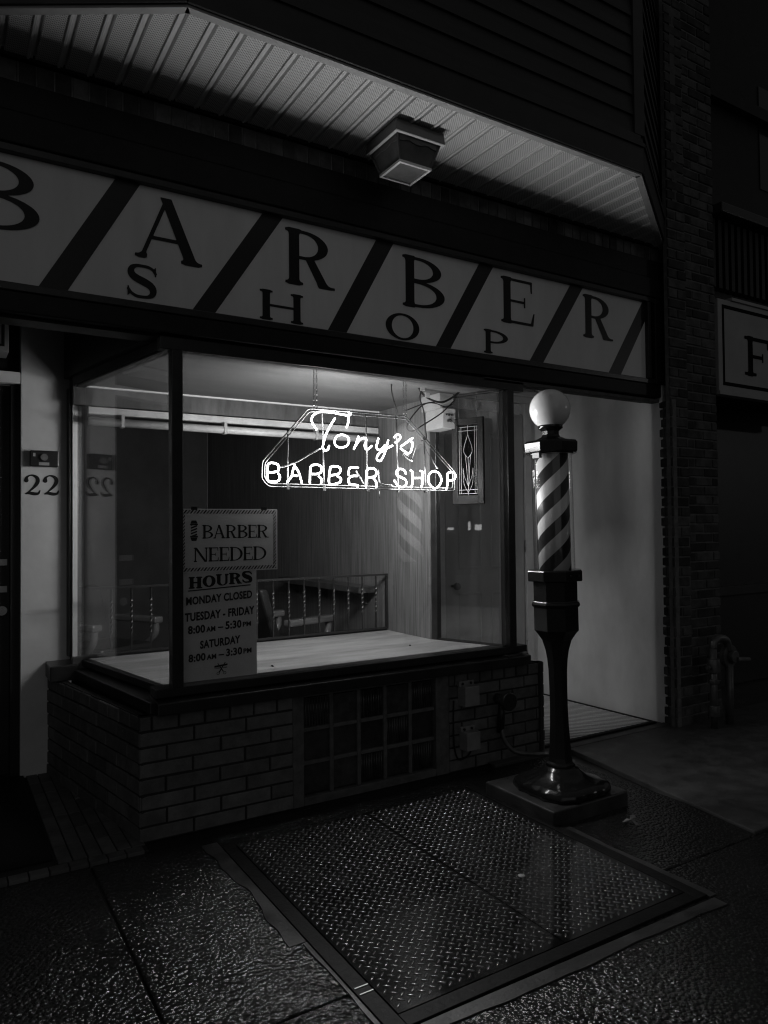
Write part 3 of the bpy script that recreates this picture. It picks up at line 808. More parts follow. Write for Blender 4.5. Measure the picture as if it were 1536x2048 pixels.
# upper facade: frieze, soldier course, soffit, siding
fz = MB(); fz.box(-3, 4.86, 3.6225, 3.75, 2.4555, 3.645); fz.build('frieze_board', 'black_paint', B)
bk, mo = MB(), MB(); random.seed(21)
brick_face(bk, mo, (-2.5, 3.612), (5.0, 3.612), 3.505, 3.628, .124, .076, joint=.008, jit=.003)
mo.build('soldier_mortar', 'soldier_joint', B); bk.build('soldier_course', 'soldier_brick', B)
FY = 2.885
poly = [(-.32, 3.61), (.862, FY), (3.642, FY), (4.80, 3.60)]    # outline of the overhang seen from below
def ylim(x):
    if x < .862: return 3.61-(x+.32)/(1.182)*(3.61-FY)
    if x > 3.642: return FY+(x-3.642)/(1.158)*(3.60-FY)
    return FY
sf = MB(); pit = .1272
x = -.27
prof = [(0, 0), (.006, .011), (.014, .011), (.020, 0), (.1272-.020, 0), (.1272-.014, -.0), (.1272, 0)]
prof = [(0, .024), (.009, .024), (.012, 0), (.098, 0), (.101, -.009), (.110, -.009), (.113, 0), (.1242, 0), (.1272, .024)]
sp_ = MB()
while x < 4.7:
    for (a, za), (b, zb) in zip(prof[:-1], prof[1:]):
        xa, xb = x+a, x+b
        ya, yb = ylim(xa)+.03, ylim(xb)+.03
        if ya > 3.6 or yb > 3.6: continue
        (sf if (za == 0 and zb == 0 and b-a > .05) else sp_).add([(xa, 3.603, 3.642+za), (xb, 3.603, 3.642+zb), (xb, yb, 3.642+zb), (xa, ya, 3.642+za)], [(0, 1, 2, 3)])
    x += pit
so = sf.build('soffit', 'soffit', B); sp_.build('soffit_rib', 'soffit_plain', B)
# closed back of the soffit
MB().prism([(-.30, 3.61), (.87, FY+.02), (3.635, FY+.02), (4.76, 3.60)], 3.668, 3.70).build('overhang_deck', 'fascia', B)
ft = MB(); fa = MB()
edges = [((-.32, 3.61), (.862, FY)), ((.862, FY), (3.642, FY)), ((3.642, FY), (4.80, 3.60))]
for i, (p, q) in enumerate(edges):
    ft.wallbox(p, q, .038, 3.628, 3.640, off=.004+.0002*i)
    fa.wallbox(p, q, .03, 3.6405, 3.79, off=-.012+.0003*i)
    fa.wallbox(p, q, .045, 3.7905, 3.812, off=-.022+.0003*i)
    fa.wallbox(p, q, .05, 3.8125, 3.875, off=.006+.0003*i)
MB().wallbox((4.62, 3.597), (-.32, 3.600), .012, 3.629, 3.640).build('wall_channel', 'fascia', B)
ft.build('soffit_trim', 'fascia_trim', B); fa.build('fascia', 'fascia', B)
sd = MB()
off = .03
for (p, q) in edges:
    d = Vector((q[0]-p[0], q[1]-p[1])); d.normalize(); n = Vector((-d.y, d.x))
    a = Vector(p)+n*off; b = Vector(q)+n*off
    z = 3.87
    while z < 5.4:
        vs = []
        for P in (a, b):
            o1 = P-n*.016; o2 = P-n*.002; i_ = P+n*.03
            vs += [(o1.x, o1.y, z), (o2.x, o2.y, z+.122), (i_.x, i_.y, z+.122), (i_.x, i_.y, z)]
        sd.add(vs, [(0, 4, 5, 1), (0, 3, 7, 4), (1, 5, 6, 2), (0, 1, 2, 3), (7, 6, 5, 4)])
        z += .1215
sd.build('siding', 'siding', B)
for p in ((.875, FY+.012), (3.63, FY+.012)):
    MB().prism([(p[0]-.045, p[1]-.008), (p[0]+.045, p[1]-.008), (p[0]+.05, p[1]+.05), (p[0]-.05, p[1]+.05)], 3.876, 5.4).build('corner_post', 'fascia', B)
MB().box(4.70, 4.76, 3.46, 3.60, 3.90, 5.4).build('corner_post', 'fascia', B)
MB().box(-.3, 4.7, 3.62, 3.7, 3.7, 5.4).build('upper_wall', 'mortar_dark', B)

# left doorway: pilaster, dark door, header
MB().box(.437, .742, 4.932, 5.10, 0, 3.0).build('pilaster', 'pilaster', B, bevel=.004)
dk = MB(); dk.box(-.6, .384, 5.016, 5.056, .02, 2.40); dk.box(.384, .4365, 4.97, 5.08, .0, 2.40)
ldoor = dk.build('street_door', 'door_dark', B, bevel=.003)
for zz in (1.313, 1.149): MB().box(.26, .370, 5.004, 5.0155, zz-.019, zz+.019).build('latch_plate', 'brass', ldoor)
hw = MB(); hw.tube([(.341, 5.015, 1.02), (.341, 4.985, 1.02)], .029, 16); hw.tube([(.341, 4.984, 1.02), (.341, 4.972, 1.02)], .014, 12); hw.build('lock_cylinder', 'chrome', ldoor)
MB().box(-.8, .4365, 4.936, 5.04, 2.405, 2.475).build('door_header', 'trim_white', B, bevel=.003)
MB().box(-1.2, .4365, 5.0, 5.10, 2.4755, 3.0).build('doorway_wall', 'black_paint', B)
MB().box(-3, .95, 3.76, 5.3, 3.001, 3.04).build('doorway_ceiling', 'black_paint', B)
MB().box(-1.25, -1.2, 3.6, 5.3, 0, 3.0).build('doorway_side_wall', 'room', B)

# curtain rod / light strips at the back of the display
t = thing('fluorescent_strip', (1.8, 4.79, 2.2), 'long unlit white fluorescent strip under the header at the back of the display', 'light fitting')
MB().box(.80, 2.90, 4.775, 4.815, 2.228, 2.272).build('housing', 'aged_white', t, bevel=.004)
MB().tube([(.80, 4.775, 2.180), (2.90, 4.775, 2.180)], .026, 14).build('tube', 'aged_white', t)
for xx in (.99, 1.66, 2.35): MB().box(xx, xx+.02, 4.745, 4.80, 2.150, 2.227).build('clip', 'plastic_white', t)

# ================================================================== FASCIA SIGN
sg = thing('shop_sign', (2.15, 3.58, 2.6), 'long white striped sign board with black serif BARBER SHOP letters over the window', 'sign')
SX0, SX1, SZ0, SZ1 = -1.2, 4.525, 2.602, 3.178
MB().box(SX0, SX1, 3.586, 3.619, SZ0, SZ1).build('sign_panel', 'sign_white', sg)
f = MB()
f.box(SX0-.1, 4.60, 3.555, 3.622, SZ1+.0005, 3.215); f.box(SX0-.1, 4.60, 3.563, 3.622, 2.565, SZ0-.0005); f.box(SX1+.0005, 4.56, 3.5555, 3.6205, SZ0-.0004, SZ1+.0004)
f.build('inner_frame', 'black_trim', sg, bevel=.004)
f = MB()
f.box(SX0-.1, 4.84, 3.545, 3.619, 3.2155, 3.36); f.box(SX0-.1, 4.84, 3.568, 3.619, 2.47, 2.5645); f.box(4.6005, 4.839, 3.552, 3.6185, 2.565, 3.215)
f.box(SX0-.1, 4.85, 3.555, 3.6195, 3.3605, 3.50)
f.build('outer_frame', 'black_paint', sg, bevel=.006)
for s in ([(.72, SZ1), (.836, SZ1), (.508, SZ0), (.386, SZ0)], [(1.468, SZ1), (1.584, SZ1), (1.205, SZ0), (1.088, SZ0)], [(2.172, SZ1), (2.29, SZ1), (1.968, SZ0), (1.85, SZ0)],
          [(2.936, SZ1), (3.052, SZ1), (2.70, SZ0), (2.588, SZ0)], [(3.745, SZ1), (3.868, SZ1), (3.478, SZ0), (3.356, SZ0)], [(4.50, SZ1), (4.615, SZ1), (4.248, SZ0), (4.118, SZ0)]):
    quad_fac(MB(), clip_poly(s, SX0+.001, SX1-.001, SZ0+.001, SZ1-.001), 3.5845, .0014).build('stripe', 'sign_black', sg)
for ch, a, b, c_, d_ in (('B', .095, .392, 2.832, 3.135), ('A', .81, 1.14, 2.828, 3.132), ('R', 1.597, 1.897, 2.832, 3.131), ('B', 2.352, 2.66, 2.826, 3.127), ('E', 3.115, 3.405, 2.837, 3.132), ('R', 3.868, 4.17, 2.838, 3.135)):
    serif('letter', ch, a, b, c_, d_, 3.5835, sg, w=.2, t=.055, sf=.075)
for ch, a, b, c_, d_ in (('S', .768, .92, 2.625, 2.785), ('H', 1.45, 1.70, 2.615, 2.771), ('O', 2.232, 2.468, 2.616, 2.770), ('P', 2.968, 3.168, 2.616, 2.766)):
    serif('letter', ch, a, b, c_, d_, 3.5835, sg, w=.26 if ch != 'S' else .2, t=.075, sf=.1)

# ================================================================== CEILING LAMP under the overhang
lp = thing('porch_lamp', (2.175, 3.285, 3.63), 'square tapered lantern with smoked panes fixed under the perforated soffit', 'lamp')
cx, cy = 2.18, 3.285
def sq(h, z, ox=0, oy=0): return [(cx+ox-h, cy+oy-h, z), (cx+ox+h, cy+oy-h, z), (cx+ox+h, cy+oy+h, z), (cx+ox-h, cy+oy+h, z)]
MB().hexa(sq(.158, 3.572), sq(.152, 3.634)).build('canopy', 'lamp_metal', lp, bevel=.003)
e = MB(); hh = .150
for s in (-1, 1):
    e.box(cx-.158, cx+.158, cy+s*.150-.008, cy+s*.150+.008, 3.5665, 3.5715)
    e.box(cx+s*.150-.008, cx+s*.150+.008, cy-.1415, cy+.1415, 3.5664, 3.5714)
e.build('rim', 'lamp_edge', lp)
MB().hexa(sq(.094, 3.452), sq(.132, 3.571)).build('pane', 'lamp_pane', lp)
for sx in (-1, 1):
    for sy in (-1, 1): MB().tube([(cx+sx*.097, cy+sy*.097, 3.447), (cx+sx*.136, cy+sy*.136, 3.569)], .006, 4).build('corner_bar', 'lamp_metal', lp)
sc = MB()
for side in range(4):
    n = 12; pts = [(-.118+.236*i/n, 3.5695) for i in range(n+1)]; low = [(-.118+.236*i/n, 3.5695-.018-.012*abs(math.cos(PI*i/n*2))) for i in range(n+1)]
    R_ = Matrix.Rotation(side*PI/2, 4, 'Z')
    for i in range(n):
        vs = [(pts[i][0], -.1335, pts[i][1]), (low[i][0], -.1285, low[i][1]), (low[i+1][0], -.1285, low[i+1][1]), (pts[i+1][0], -.1335, pts[i+1][1])]
        vs += [(v[0], v[1]+.004, v[2]) for v in vs]
        sc.add([tuple(R_ @ Vector(v)+Vector((cx, cy, 0))) for v in vs], [(0, 1, 2, 3), (7, 6, 5, 4), (1, 5, 6, 2)])
sc.build('scalloped_skirt', 'lamp_metal', lp)
e = MB()
for s in (-1, 1):
    e.box(cx-.103, cx+.103, cy+s*.096-.007, cy+s*.096+.007, 3.438, 3.452)
    e.box(cx+s*.096-.007, cx+s*.096+.007, cy-.0888, cy+.0888, 3.4381, 3.4521)
e.build('bottom_frame', 'lamp_edge', lp)
MB().box(cx-.0885, cx+.0885, cy-.0885, cy+.0885, 3.446, 3.4515).build('bottom_pane', 'lamp_bottom', lp)

# ================================================================== NEON SIGN
NE = {
 'letter_b': [[(1.551, 1.812), (1.586, 1.815), (1.607, 1.824), (1.611, 1.841), (1.603, 1.858), (1.576, 1.865), (1.554, 1.861), (1.545, 1.844), (1.544, 1.776), (1.556, 1.764), (1.594, 1.763), (1.613, 1.773), (1.617, 1.791), (1.609, 1.807)]],
 'letter_a': [[(1.707, 1.86), (1.691, 1.81)], [(1.72, 1.798), (1.693, 1.798), (1.679, 1.782), (1.663, 1.764)], [(1.714, 1.845), (1.732, 1.817), (1.75, 1.759)]],
 'letter_r': [[(1.8, 1.76), (1.804, 1.84), (1.814, 1.859), (1.837, 1.865), (1.866, 1.861), (1.877, 1.843), (1.869, 1.822), (1.848, 1.813), (1.814, 1.811)], [(1.857, 1.799), (1.873, 1.785), (1.871, 1.758)]],
 'letter_b ': [[(1.939, 1.808), (1.969, 1.813), (1.99, 1.823), (1.998, 1.842), (1.987, 1.857), (1.96, 1.86), (1.936, 1.856), (1.929, 1.839), (1.924, 1.758), (1.977, 1.763), (1.997, 1.773), (1.998, 1.791), (1.975, 1.806)]],
 'letter_e': [[(2.114, 1.857), (2.068, 1.857), (2.055, 1.846), (2.051, 1.814)], [(2.108, 1.809), (2.074, 1.807), (2.053, 1.793), (2.051, 1.774), (2.061, 1.76), (2.11, 1.754), (2.11, 1.745)]],
 'letter_r ': [[(2.167, 1.748), (2.173, 1.834), (2.18, 1.848), (2.202, 1.858), (2.23, 1.853), (2.241, 1.834), (2.233, 1.812), (2.214, 1.806), (2.186, 1.802)], [(2.22, 1.798), (2.239, 1.776), (2.239, 1.746)]],
 'letter_s': [[(2.45, 1.834), (2.442, 1.852), (2.418, 1.861), (2.395, 1.856), (2.381, 1.838), (2.389, 1.821), (2.418, 1.809), (2.444, 1.798), (2.455, 1.781), (2.448, 1.76), (2.422, 1.75), (2.393, 1.759), (2.368, 1.788)]],
 'letter_h': [[(2.486, 1.854), (2.499, 1.848), (2.502, 1.826), (2.499, 1.774), (2.491, 1.751)], [(2.56, 1.854), (2.575, 1.849), (2.575, 1.828), (2.572, 1.771), (2.564, 1.753)], [(2.508, 1.808), (2.565, 1.81)]],
 'letter_o': [[(2.67, 1.856), (2.697, 1.846), (2.718, 1.816), (2.718, 1.791), (2.701, 1.764), (2.676, 1.749), (2.651, 1.753), (2.626, 1.777), (2.619, 1.805), (2.627, 1.834), (2.647, 1.851), (2.668, 1.856)]],
 'letter_p': [[(2.757, 1.745), (2.765, 1.764), (2.769, 1.834), (2.777, 1.849), (2.797, 1.854), (2.823, 1.848), (2.832, 1.832), (2.825, 1.813), (2.804, 1.802), (2.776, 1.799)]],
 'script_t': [[(1.844, 2.067), (1.819, 2.1), (1.815, 2.129), (1.831, 2.151), (1.863, 2.168), (1.91, 2.174), (1.969, 2.169), (2.029, 2.163), (2.059, 2.164), (2.068, 2.174), (2.056, 2.179)], [(2.053, 2.147), (2.05, 2.116), (2.04, 2.093)], [(1.963, 2.138), (1.932, 2.092), (1.903, 2.038), (1.888, 1.99), (1.884, 1.963), (1.899, 1.95), (1.917, 1.957), (1.924, 1.976)]],
 'script_o': [[(2.007, 2.047), (1.98, 2.038), (1.963, 2.015), (1.964, 1.986), (1.985, 1.973), (2.015, 1.973), (2.042, 1.985), (2.055, 2.009), (2.049, 2.033), (2.028, 2.043), (2.009, 2.047)]],
 'script_n': [[(2.119, 2.041), (2.104, 2.001), (2.088, 1.967)], [(2.095, 1.981), (2.119, 2.013), (2.144, 2.033), (2.166, 2.035), (2.172, 2.021), (2.162, 1.994), (2.168, 1.972), (2.187, 1.972), (2.21, 1.991)]],
 'script_y': [[(2.256, 2.038), (2.25, 2.014), (2.243, 1.99), (2.25, 1.973), (2.266, 1.97), (2.284, 1.98), (2.303, 2.001)], [(2.326, 2.03), (2.314, 1.99), (2.295, 1.941), (2.274, 1.909), (2.256, 1.904), (2.245, 1.916), (2.252, 1.938), (2.277, 1.96), (2.307, 1.977), (2.335, 1.991), (2.356, 2.0)]],
 'apostrophe': [[(2.371, 2.052), (2.383, 2.065), (2.399, 2.07), (2.412, 2.062), (2.411, 2.046), (2.397, 2.032), (2.378, 2.021)]],
 'script_s': [[(2.418, 1.999), (2.458, 2.025), (2.502, 2.054)], [(2.489, 2.035), (2.502, 2.027), (2.501, 2.003), (2.491, 1.974), (2.474, 1.96), (2.453, 1.965), (2.417, 1.986)]],
}
NY = 3.663
_k = NY/3.72      # same sign, hung a little nearer the glass than it was measured at
NE = {a: [[(x*_k, 1.5+(z-1.5)*_k) for x, z in st] for st in b] for a, b in NE.items()}
ns = thing('neon_sign', (2.18, NY, 1.73), 'lit white neon window sign reading Tony\'s Barber Shop in a clipped-corner wire frame', 'neon sign')
for nm, strokes in NE.items():
    m_ = MB()
    for s in strokes:
        P = smooth_path(s, 5) if len(s) > 2 else s
        pth = [(p[0], NY-.004*(i % 2)*0, p[1]) for i, p in enumerate(P)]
        # ends bend back towards the frame
        m_.tube(pth, .0049, 8)
        m_.sphere(pth[0], .0049, 8, 6); m_.sphere(pth[-1], .0049, 8, 6)
    m_.build('neon_'+nm.strip(), 'neon', ns)
fo = [(x*_k, 1.5+(z-1.5)*_k) for x, z in [(1.805, 2.187), (2.473, 2.190), (2.844, 1.861), (2.842, 1.736), (1.559, 1.735), (1.518, 1.777), (1.522, 1.872)]]
def inset(P, d):
    out = []; n = len(P)
    for i in range(n):
        a, b, c_ = Vector(P[i-1]), Vector(P[i]), Vector(P[(i+1) % n])
        t1 = (b-a).normalized(); t2 = (c_-b).normalized(); n1 = Vector((t1.y, -t1.x)); n2 = Vector((t2.y, -t2.x)); m_ = (n1+n2).normalized()
        out.append(tuple(b+m_*(d/max(.35, m_.dot(n1)))))
    return out
def rounded(P, r=.018):
    out = []; n = len(P)
    for i in range(n):
        a, b, c_ = Vector(P[i-1]), Vector(P[i]), Vector(P[(i+1) % n])
        p = b+(a-b).normalized()*r; q = b+(c_-b).normalized()*r
        for t in (0, .25, .5, .75, 1): out.append(tuple(p*(1-t)**2+b*2*t*(1-t)+q*t*t))
    return out
fr = MB()
fr.tube([(x, NY+.022, z) for x, z in rounded(fo)], .0042, 8, closed=True)
fr.tube([(x, NY+.022, z) for x, z in rounded(inset(fo, .016))], .0034, 8, closed=True)
fr.build('frame', 'frame_rod', ns)
for (a, b) in ([(1.678, 2.062), (1.676, 1.726)], [(1.894, 2.190), (1.904, 1.722)], [(2.185, 2.190), (2.195, 1.722)], [(2.400, 2.188), (2.413, 1.722)], [(2.606, 2.072), (2.617, 1.722)]):
    a, b = [(q[0]*_k, 1.5+(q[1]-1.5)*_k) for q in (a, b)]
    m_ = MB(); m_.tube([(a[0], NY+.026, a[1]), (b[0], NY+.026, b[1])], .0045, 8); m_.box(b[0]-.008, b[0]+.008, NY+.018, NY+.034, b[1]-.004, b[1]+.022)
    m_.build('upright', 'frame_rod', ns)
for s in ([(1.62, 1.842), (1.66, 1.852), (1.74, 1.885), (1.80, 1.92), (1.885, 1.965)], [(2.265, 1.85), (2.268, 1.80), (2.275, 1.775), (2.31, 1.762), (2.365, 1.760)], [(2.11, 1.84), (2.16, 1.765)]):
    s = [(x*_k, 1.5+(z-1.5)*_k) for x, z in s]
    MB().tube([(x, NY+.014, z) for x, z in smooth_path(s, 4)] if len(s) > 2 else [(x, NY+.014, z) for x, z in s], .0045, 8).build('unlit_tube', 'tube_glass', ns)
def _q(x, z): return (x*_k, NY+.012, 1.5+(z-1.5)*_k)
MB().tube([_q(2.27, 1.725), _q(2.269, 1.68)], .0025, 6).build('unlit_tube', 'tube_glass', ns)
MB().tube([_q(2.445, 1.955), _q(2.505, 1.915)], .012, 10).build('electrode_cap', 'tube_glass', ns)
MB().tube(smooth_path([_q(2.66, 1.93), _q(2.685, 1.895), _q(2.70, 1.875)], 4), .006, 8).build('electrode_cap', 'tube_glass', ns)
wr = MB()
wr.tube(smooth_path([_q(2.505, 1.918), _q(2.525, 1.97), _q(2.545, 2.01), _q(2.585, 2.022)], 5), .0015, 5)
wr.tube(smooth_path([_q(2.605, 2.01), _q(2.63, 1.965), _q(2.665, 1.93)], 5), .002, 5)
wr.build('wire', 'frame_rod', ns)
for xx, zt in ((1.82, 2.40), (2.425, 2.40)):
    ch = MB(); z = 2.18; k = 0
    for dx in (-.009, .009):
        z = 2.18; k = 0
        while z < zt:
            if k % 2: pts = [(xx+dx, NY+.02+.004*math.cos(2*PI*q/8), z+.009+.010*math.sin(2*PI*q/8)) for q in range(8)]
            else: pts = [(xx+dx+.004*math.cos(2*PI*q/8), NY+.02, z+.009+.010*math.sin(2*PI*q/8)) for q in range(8)]
            ch.tube(pts, .0014, 5, closed=True); z += .0155; k += 1
    ch.build('chain', 'chrome', ns)

# ================================================================== CARDS IN THE WINDOW
def card(name, x0, x1, z0, z1, y, label, skew=0):
    c_ = thing(name, ((x0+x1)/2, y, z0), label, 'notice'); return c_
cy_ = 3.658
c1 = thing('hours_notice', (1.255, cy_, .735), 'tall white opening hours card standing at the bottom left of the shop window', 'notice')
MB().box(1.050, 1.452, cy_, cy_+.003, .733, 1.30).build('card', 'card', c1)
yt = cy_-.0012
cs_ = .0
x = 1.088; wds = [.068, .068, .066, .066, .052]
for ch, w_ in zip('HOURS', (.070, .068, .068, .070, .055)):
    zz = 1.203+(x-1.088)*.06
    serif('letter', ch, x, x+w_, zz, zz+.058, yt, c1, 'ink', w=.34, t=.12, sf=.1, depth=.001); x += w_+.002
u = MB(); quad_fac(u, [(1.085, 1.188), (1.418, 1.204), (1.418, 1.210), (1.085, 1.194)], yt-.0004, .0008); u.build('underline', 'ink', c1)
sans('text', 'MONDAY CLOSED', 1.075, 1.427, 1.118, 1.160, yt, c1, skew=.019)
sans('text', 'TUESDAY - FRIDAY', 1.068, 1.440, 1.036, 1.080, yt, c1, skew=.016)
sans('text', '8:00', 1.084, 1.172, .972, 1.014, yt, c1, skew=.003); sans('text', 'AM', 1.178, 1.226, .977, 1.004, yt, c1, skew=.002)
sans('text', '–', 1.240, 1.268, .993, .999, yt, c1); sans('text', '5:30', 1.280, 1.367, .982, 1.024, yt, c1, skew=.003); sans('text', 'PM', 1.374, 1.420, .989, 1.014, yt, c1, skew=.002)
sans('text', 'SATURDAY', 1.146, 1.360, .893, .935, yt, c1, skew=.012)
sans('text', '8:00', 1.086, 1.174, .830, .870, yt, c1, skew=.003); sans('text', 'AM', 1.180, 1.230, .835, .861, yt, c1, skew=.002)
sans('text', '–', 1.243, 1.271, .851, .857, yt, c1); sans('text', '3:30', 1.283, 1.370, .842, .882, yt, c1, skew=.003); sans('text', 'PM', 1.377, 1.422, .848, .874, yt, c1, skew=.002)
sci = MB(); ys_ = yt-.0003
quad_fac(sci, [(1.220, .800), (1.290, .806), (1.290, .797), (1.220, .791)], ys_, .0008)
for i in range(11): quad_fac(sci, [(1.222+i*.0062, .7905), (1.225+i*.0062, .7905), (1.225+i*.0062, .784), (1.222+i*.0062, .784)], ys_, .0008)
quad_fac(sci, [(1.236, .812), (1.240, .812), (1.270, .768), (1.265, .766)], ys_-.0002, .0008); quad_fac(sci, [(1.276, .815), (1.280, .814), (1.248, .764), (1.243, .767)], ys_-.0004, .0008)
for cx_ in (1.240, 1.275):
    sci.tube([(cx_+.007*math.cos(2*PI*q/12), ys_, .760+.007*math.sin(2*PI*q/12)) for q in range(12)], .0012, 5, closed=True)
sci.build('scissors_emblem', 'ink', c1)
cy2 = 3.650
c2 = thing('vacancy_notice', (1.305, cy2, 1.28), 'landscape white card with striped border reading BARBER NEEDED above the hours card', 'notice')
MB().box(1.050, 1.570, cy2, cy2+.003, 1.284, 1.608).build('card', 'card', c2)
yt = cy2-.0012
bo, bo2 = MB(), MB()
def hatchband(x0, x1, z0, z1):
    w_ = .0085; i = 0; s = x0-(z1-z0)-.4
    while s < x1+.4:
        h_ = (z1-z0)
        P = clip_poly([(s, z0), (s+w_, z0), (s+w_+h_*.8, z1), (s+h_*.8, z1)], x0, x1, z0, z1)
        if len(P) > 2: quad_fac(bo if i % 2 else bo2, P, yt, .0009)
        s += w_*2; i += 1
for b_ in ((1.052, 1.562, 1.583, 1.602), (1.052, 1.562, 1.290, 1.308)): hatchband(*b_)
def hatchv(x0, x1, z0, z1):
    w_ = .0085; s = z0-.05; i = 0
    while s < z1+.05:
        P = clip_poly([(x0, s), (x0, s+w_), (x1, s+w_+.02), (x1, s+.02)], x0, x1, z0, z1)
        if len(P) > 2: quad_fac(bo if i % 2 else bo2, P, yt, .0009)
        s += w_*2; i += 1
hatchv(1.052, 1.068, 1.31, 1.581); hatchv(1.545, 1.562, 1.31, 1.581)
bo.build('border_stripe', 'ink', c2); bo2.build('border_stripe', 'card_grey', c2)
x = 1.157
for ch, w_ in zip('BARBER', (.056, .066, .062, .056, .052, .066)):
    serif('letter', ch, x, x+w_, 1.456, 1.524, yt, c2, 'ink', w=.17, t=.065, sf=.08, depth=.001); x += w_+.001
x = 1.112
for ch, w_ in zip('NEEDED', (.074, .055, .055, .070, .055, .074)):
    serif('letter', ch, x, x+w_, 1.338, 1.409, yt, c2, 'ink', w=.17, t=.065, sf=.08, depth=.001); x += w_+.002
ic = MB()
icx = 1.114
for z0, z1, w0, w1 in ((1.532, 1.548, .018, .012), (1.524, 1.531, .020, .020), (1.463, 1.470, .020, .020), (1.444, 1.462, .012, .018)):
    quad_fac(ic, [(icx-w0, z0), (icx+w0, z0), (icx+w1, z1), (icx-w1, z1)], yt, .0009)
for k in range(5):
    z = 1.462+k*.0145
    P = clip_poly([(icx-.016, z), (icx+.016, z+.012), (icx+.016, z+.020), (icx-.016, z+.008)], icx-.016, icx+.016, 1.4705, 1.5235)
    if len(P) > 2: quad_fac(ic, P, yt, .0009)
ic.build('pole_emblem', 'ink', c2)
for xx, zz in ((1.115, 1.606), (1.493, 1.606)): MB().box(xx-.016, xx+.016, cy2-.002, cy2+.004, zz-.004, zz+.012).build('clip', 'plastic_black', c2)

# ================================================================== STAINED GLASS PANEL hanging by the right pane
d = Vector((-.39, .92)); d.normalize(); nrm = Vector((-d.y, d.x))       # nrm points into the display
P0 = Vector((3.072, 3.715))
ax = Matrix(((d.x, nrm.x, 0, P0.x), (d.y, nrm.y, 0, P0.y), (0, 0, 1, 1.655), (0, 0, 0, 1)))   # local x along pane, y inwards, z up
sgp = thing('art_glass_panel', (P0.x, P0.y, 1.655), 'small wood-framed leaded glass panel with a tulip hanging on chains by the right pane', 'glass panel')
PW, PH = .235, .575
f = MB(); f.box(0, .042, 0, .024, 0, PH).box(PW-.042, PW, 0, .024, 0, PH).box(.042, PW-.042, .0005, .0235, 0, .06).box(.042, PW-.042, .0005, .0235, PH-.045, PH)
f.xform(ax).build('frame', 'black_paint', sgp, bevel=.003)
f = MB(); f.box(.042, PW-.042, .009, .013, .06, PH-.045); f.xform(ax).build('glass', 'art_glass', sgp)
ld = MB()
def lead(pts, r=.0018): ld.tube([(x, .015, z) for x, z in (smooth_path(pts, 5) if len(pts) > 2 else pts)], r, 5)
mx_ = PW/2
for dx in (.052, .066): lead([(dx, .07), (dx, PH-.06)]); lead([(PW-dx, .07), (PW-dx, PH-.06)])
for zz in (.07, .095, PH-.06, PH-.085): lead([(.046, zz), (PW-.046, zz)])
lead([(mx_, PH-.05), (mx_, PH-.11), (mx_-.028, PH-.19), (mx_-.03, PH-.23), (mx_, PH-.27)]); lead([(mx_, PH-.11), (mx_+.028, PH-.19), (mx_+.03, PH-.23), (mx_, PH-.27)])
lead([(mx_, PH-.27), (mx_-.006, .2), (mx_, .06)]); lead([(mx_-.02, PH-.25), (mx_-.012, .25), (mx_-.002, .13)]); lead([(mx_+.02, PH-.25), (mx_+.012, .25), (mx_+.002, .13)])
lead([(mx_, .12), (mx_-.03, .19), (mx_-.037, .24), (mx_-.033, .14), (mx_, .075)]); lead([(mx_, .12), (mx_+.03, .19), (mx_+.037, .24), (mx_+.033, .14), (mx_, .075)])
ld.xform(ax).build('lead_line', 'lead', sgp)
for dx in (.05, PW-.05):
    ch = MB(); z = PH; k = 0
    while z < 2.40-1.655:
        pts = [(dx+(.003*math.cos(2*PI*q/6) if k % 2 else 0), .012+(0 if k % 2 else .003*math.cos(2*PI*q/6)), z+.007+.008*math.sin(2*PI*q/6)) for q in range(6)]
        ch.tube(pts, .0012, 4, closed=True); z += .0125; k += 1
    ch.xform(ax).build('chain', 'chrome', sgp)

# junction box and cables in the upper right corner of the display
jb = thing('outlet_box', (2.93, 3.95, 2.2), 'white electrical outlet box high in the right corner of the display', 'outlet box')
MB().box(2.870, 2.978, 3.90, 4.10, 2.165, 2.30).build('box', 'plastic_white', jb, bevel=.004)
MB().box(2.862, 2.975, 3.92, 4.14, 2.3005, 2.404).build('upper_box', 'plastic_white', jb, bevel=.003)
o_ = MB()
for dx in (.03, .05, .072): o_.tube([(2.870+dx, 3.9005, 2.255), (2.870+dx, 3.896, 2.255)], .006 if dx != .05 else .008, 8)
o_.build('socket', 'plastic_black', jb)
pg = MB(); pg.tube([(2.915, 3.90, 2.215), (2.915, 3.875, 2.213)], .011, 10); pg.tube(smooth_path([(2.915, 3.878, 2.213), (2.935, 3.87, 2.205), (2.96, 3.87, 2.18), (2.985, 3.875, 2.16)], 4), .004, 6)
pg.build('plug', 'plastic_black', jb)
CB = [([(2.439, 2.44), (2.428, 2.377), (2.451, 2.286), (2.474, 2.219)], .004, 'thin black cable dropping from the display ceiling to the top rail of the neon sign'),
      ([(2.69, 2.437), (2.653, 2.344), (2.681, 2.258), (2.693, 2.141), (2.70, 2.082), (2.66, 2.06)], .0045, 'black cable hanging straight down behind the sloping right side of the neon frame'),
      ([(2.633, 2.437), (2.654, 2.403), (2.682, 2.371), (2.739, 2.34), (2.827, 2.326), (2.902, 2.354), (2.979, 2.406), (3.0, 2.42)], .007, 'thick tagged black cable sagging just under the display ceiling towards the right pane'),
      ([(2.96, 2.36), (2.841, 2.258), (2.694, 2.17), (2.608, 2.123), (2.566, 2.144), (2.602, 2.211), (2.696, 2.301), (2.80, 2.33)], .0045, 'black cable making a loop in front of the white outlet box'),
      ([(2.56, 2.252), (2.71, 2.311), (2.798, 2.321), (2.886, 2.304), (2.95, 2.331)], .0035, 'thin black cable running sideways above the white outlet box')]
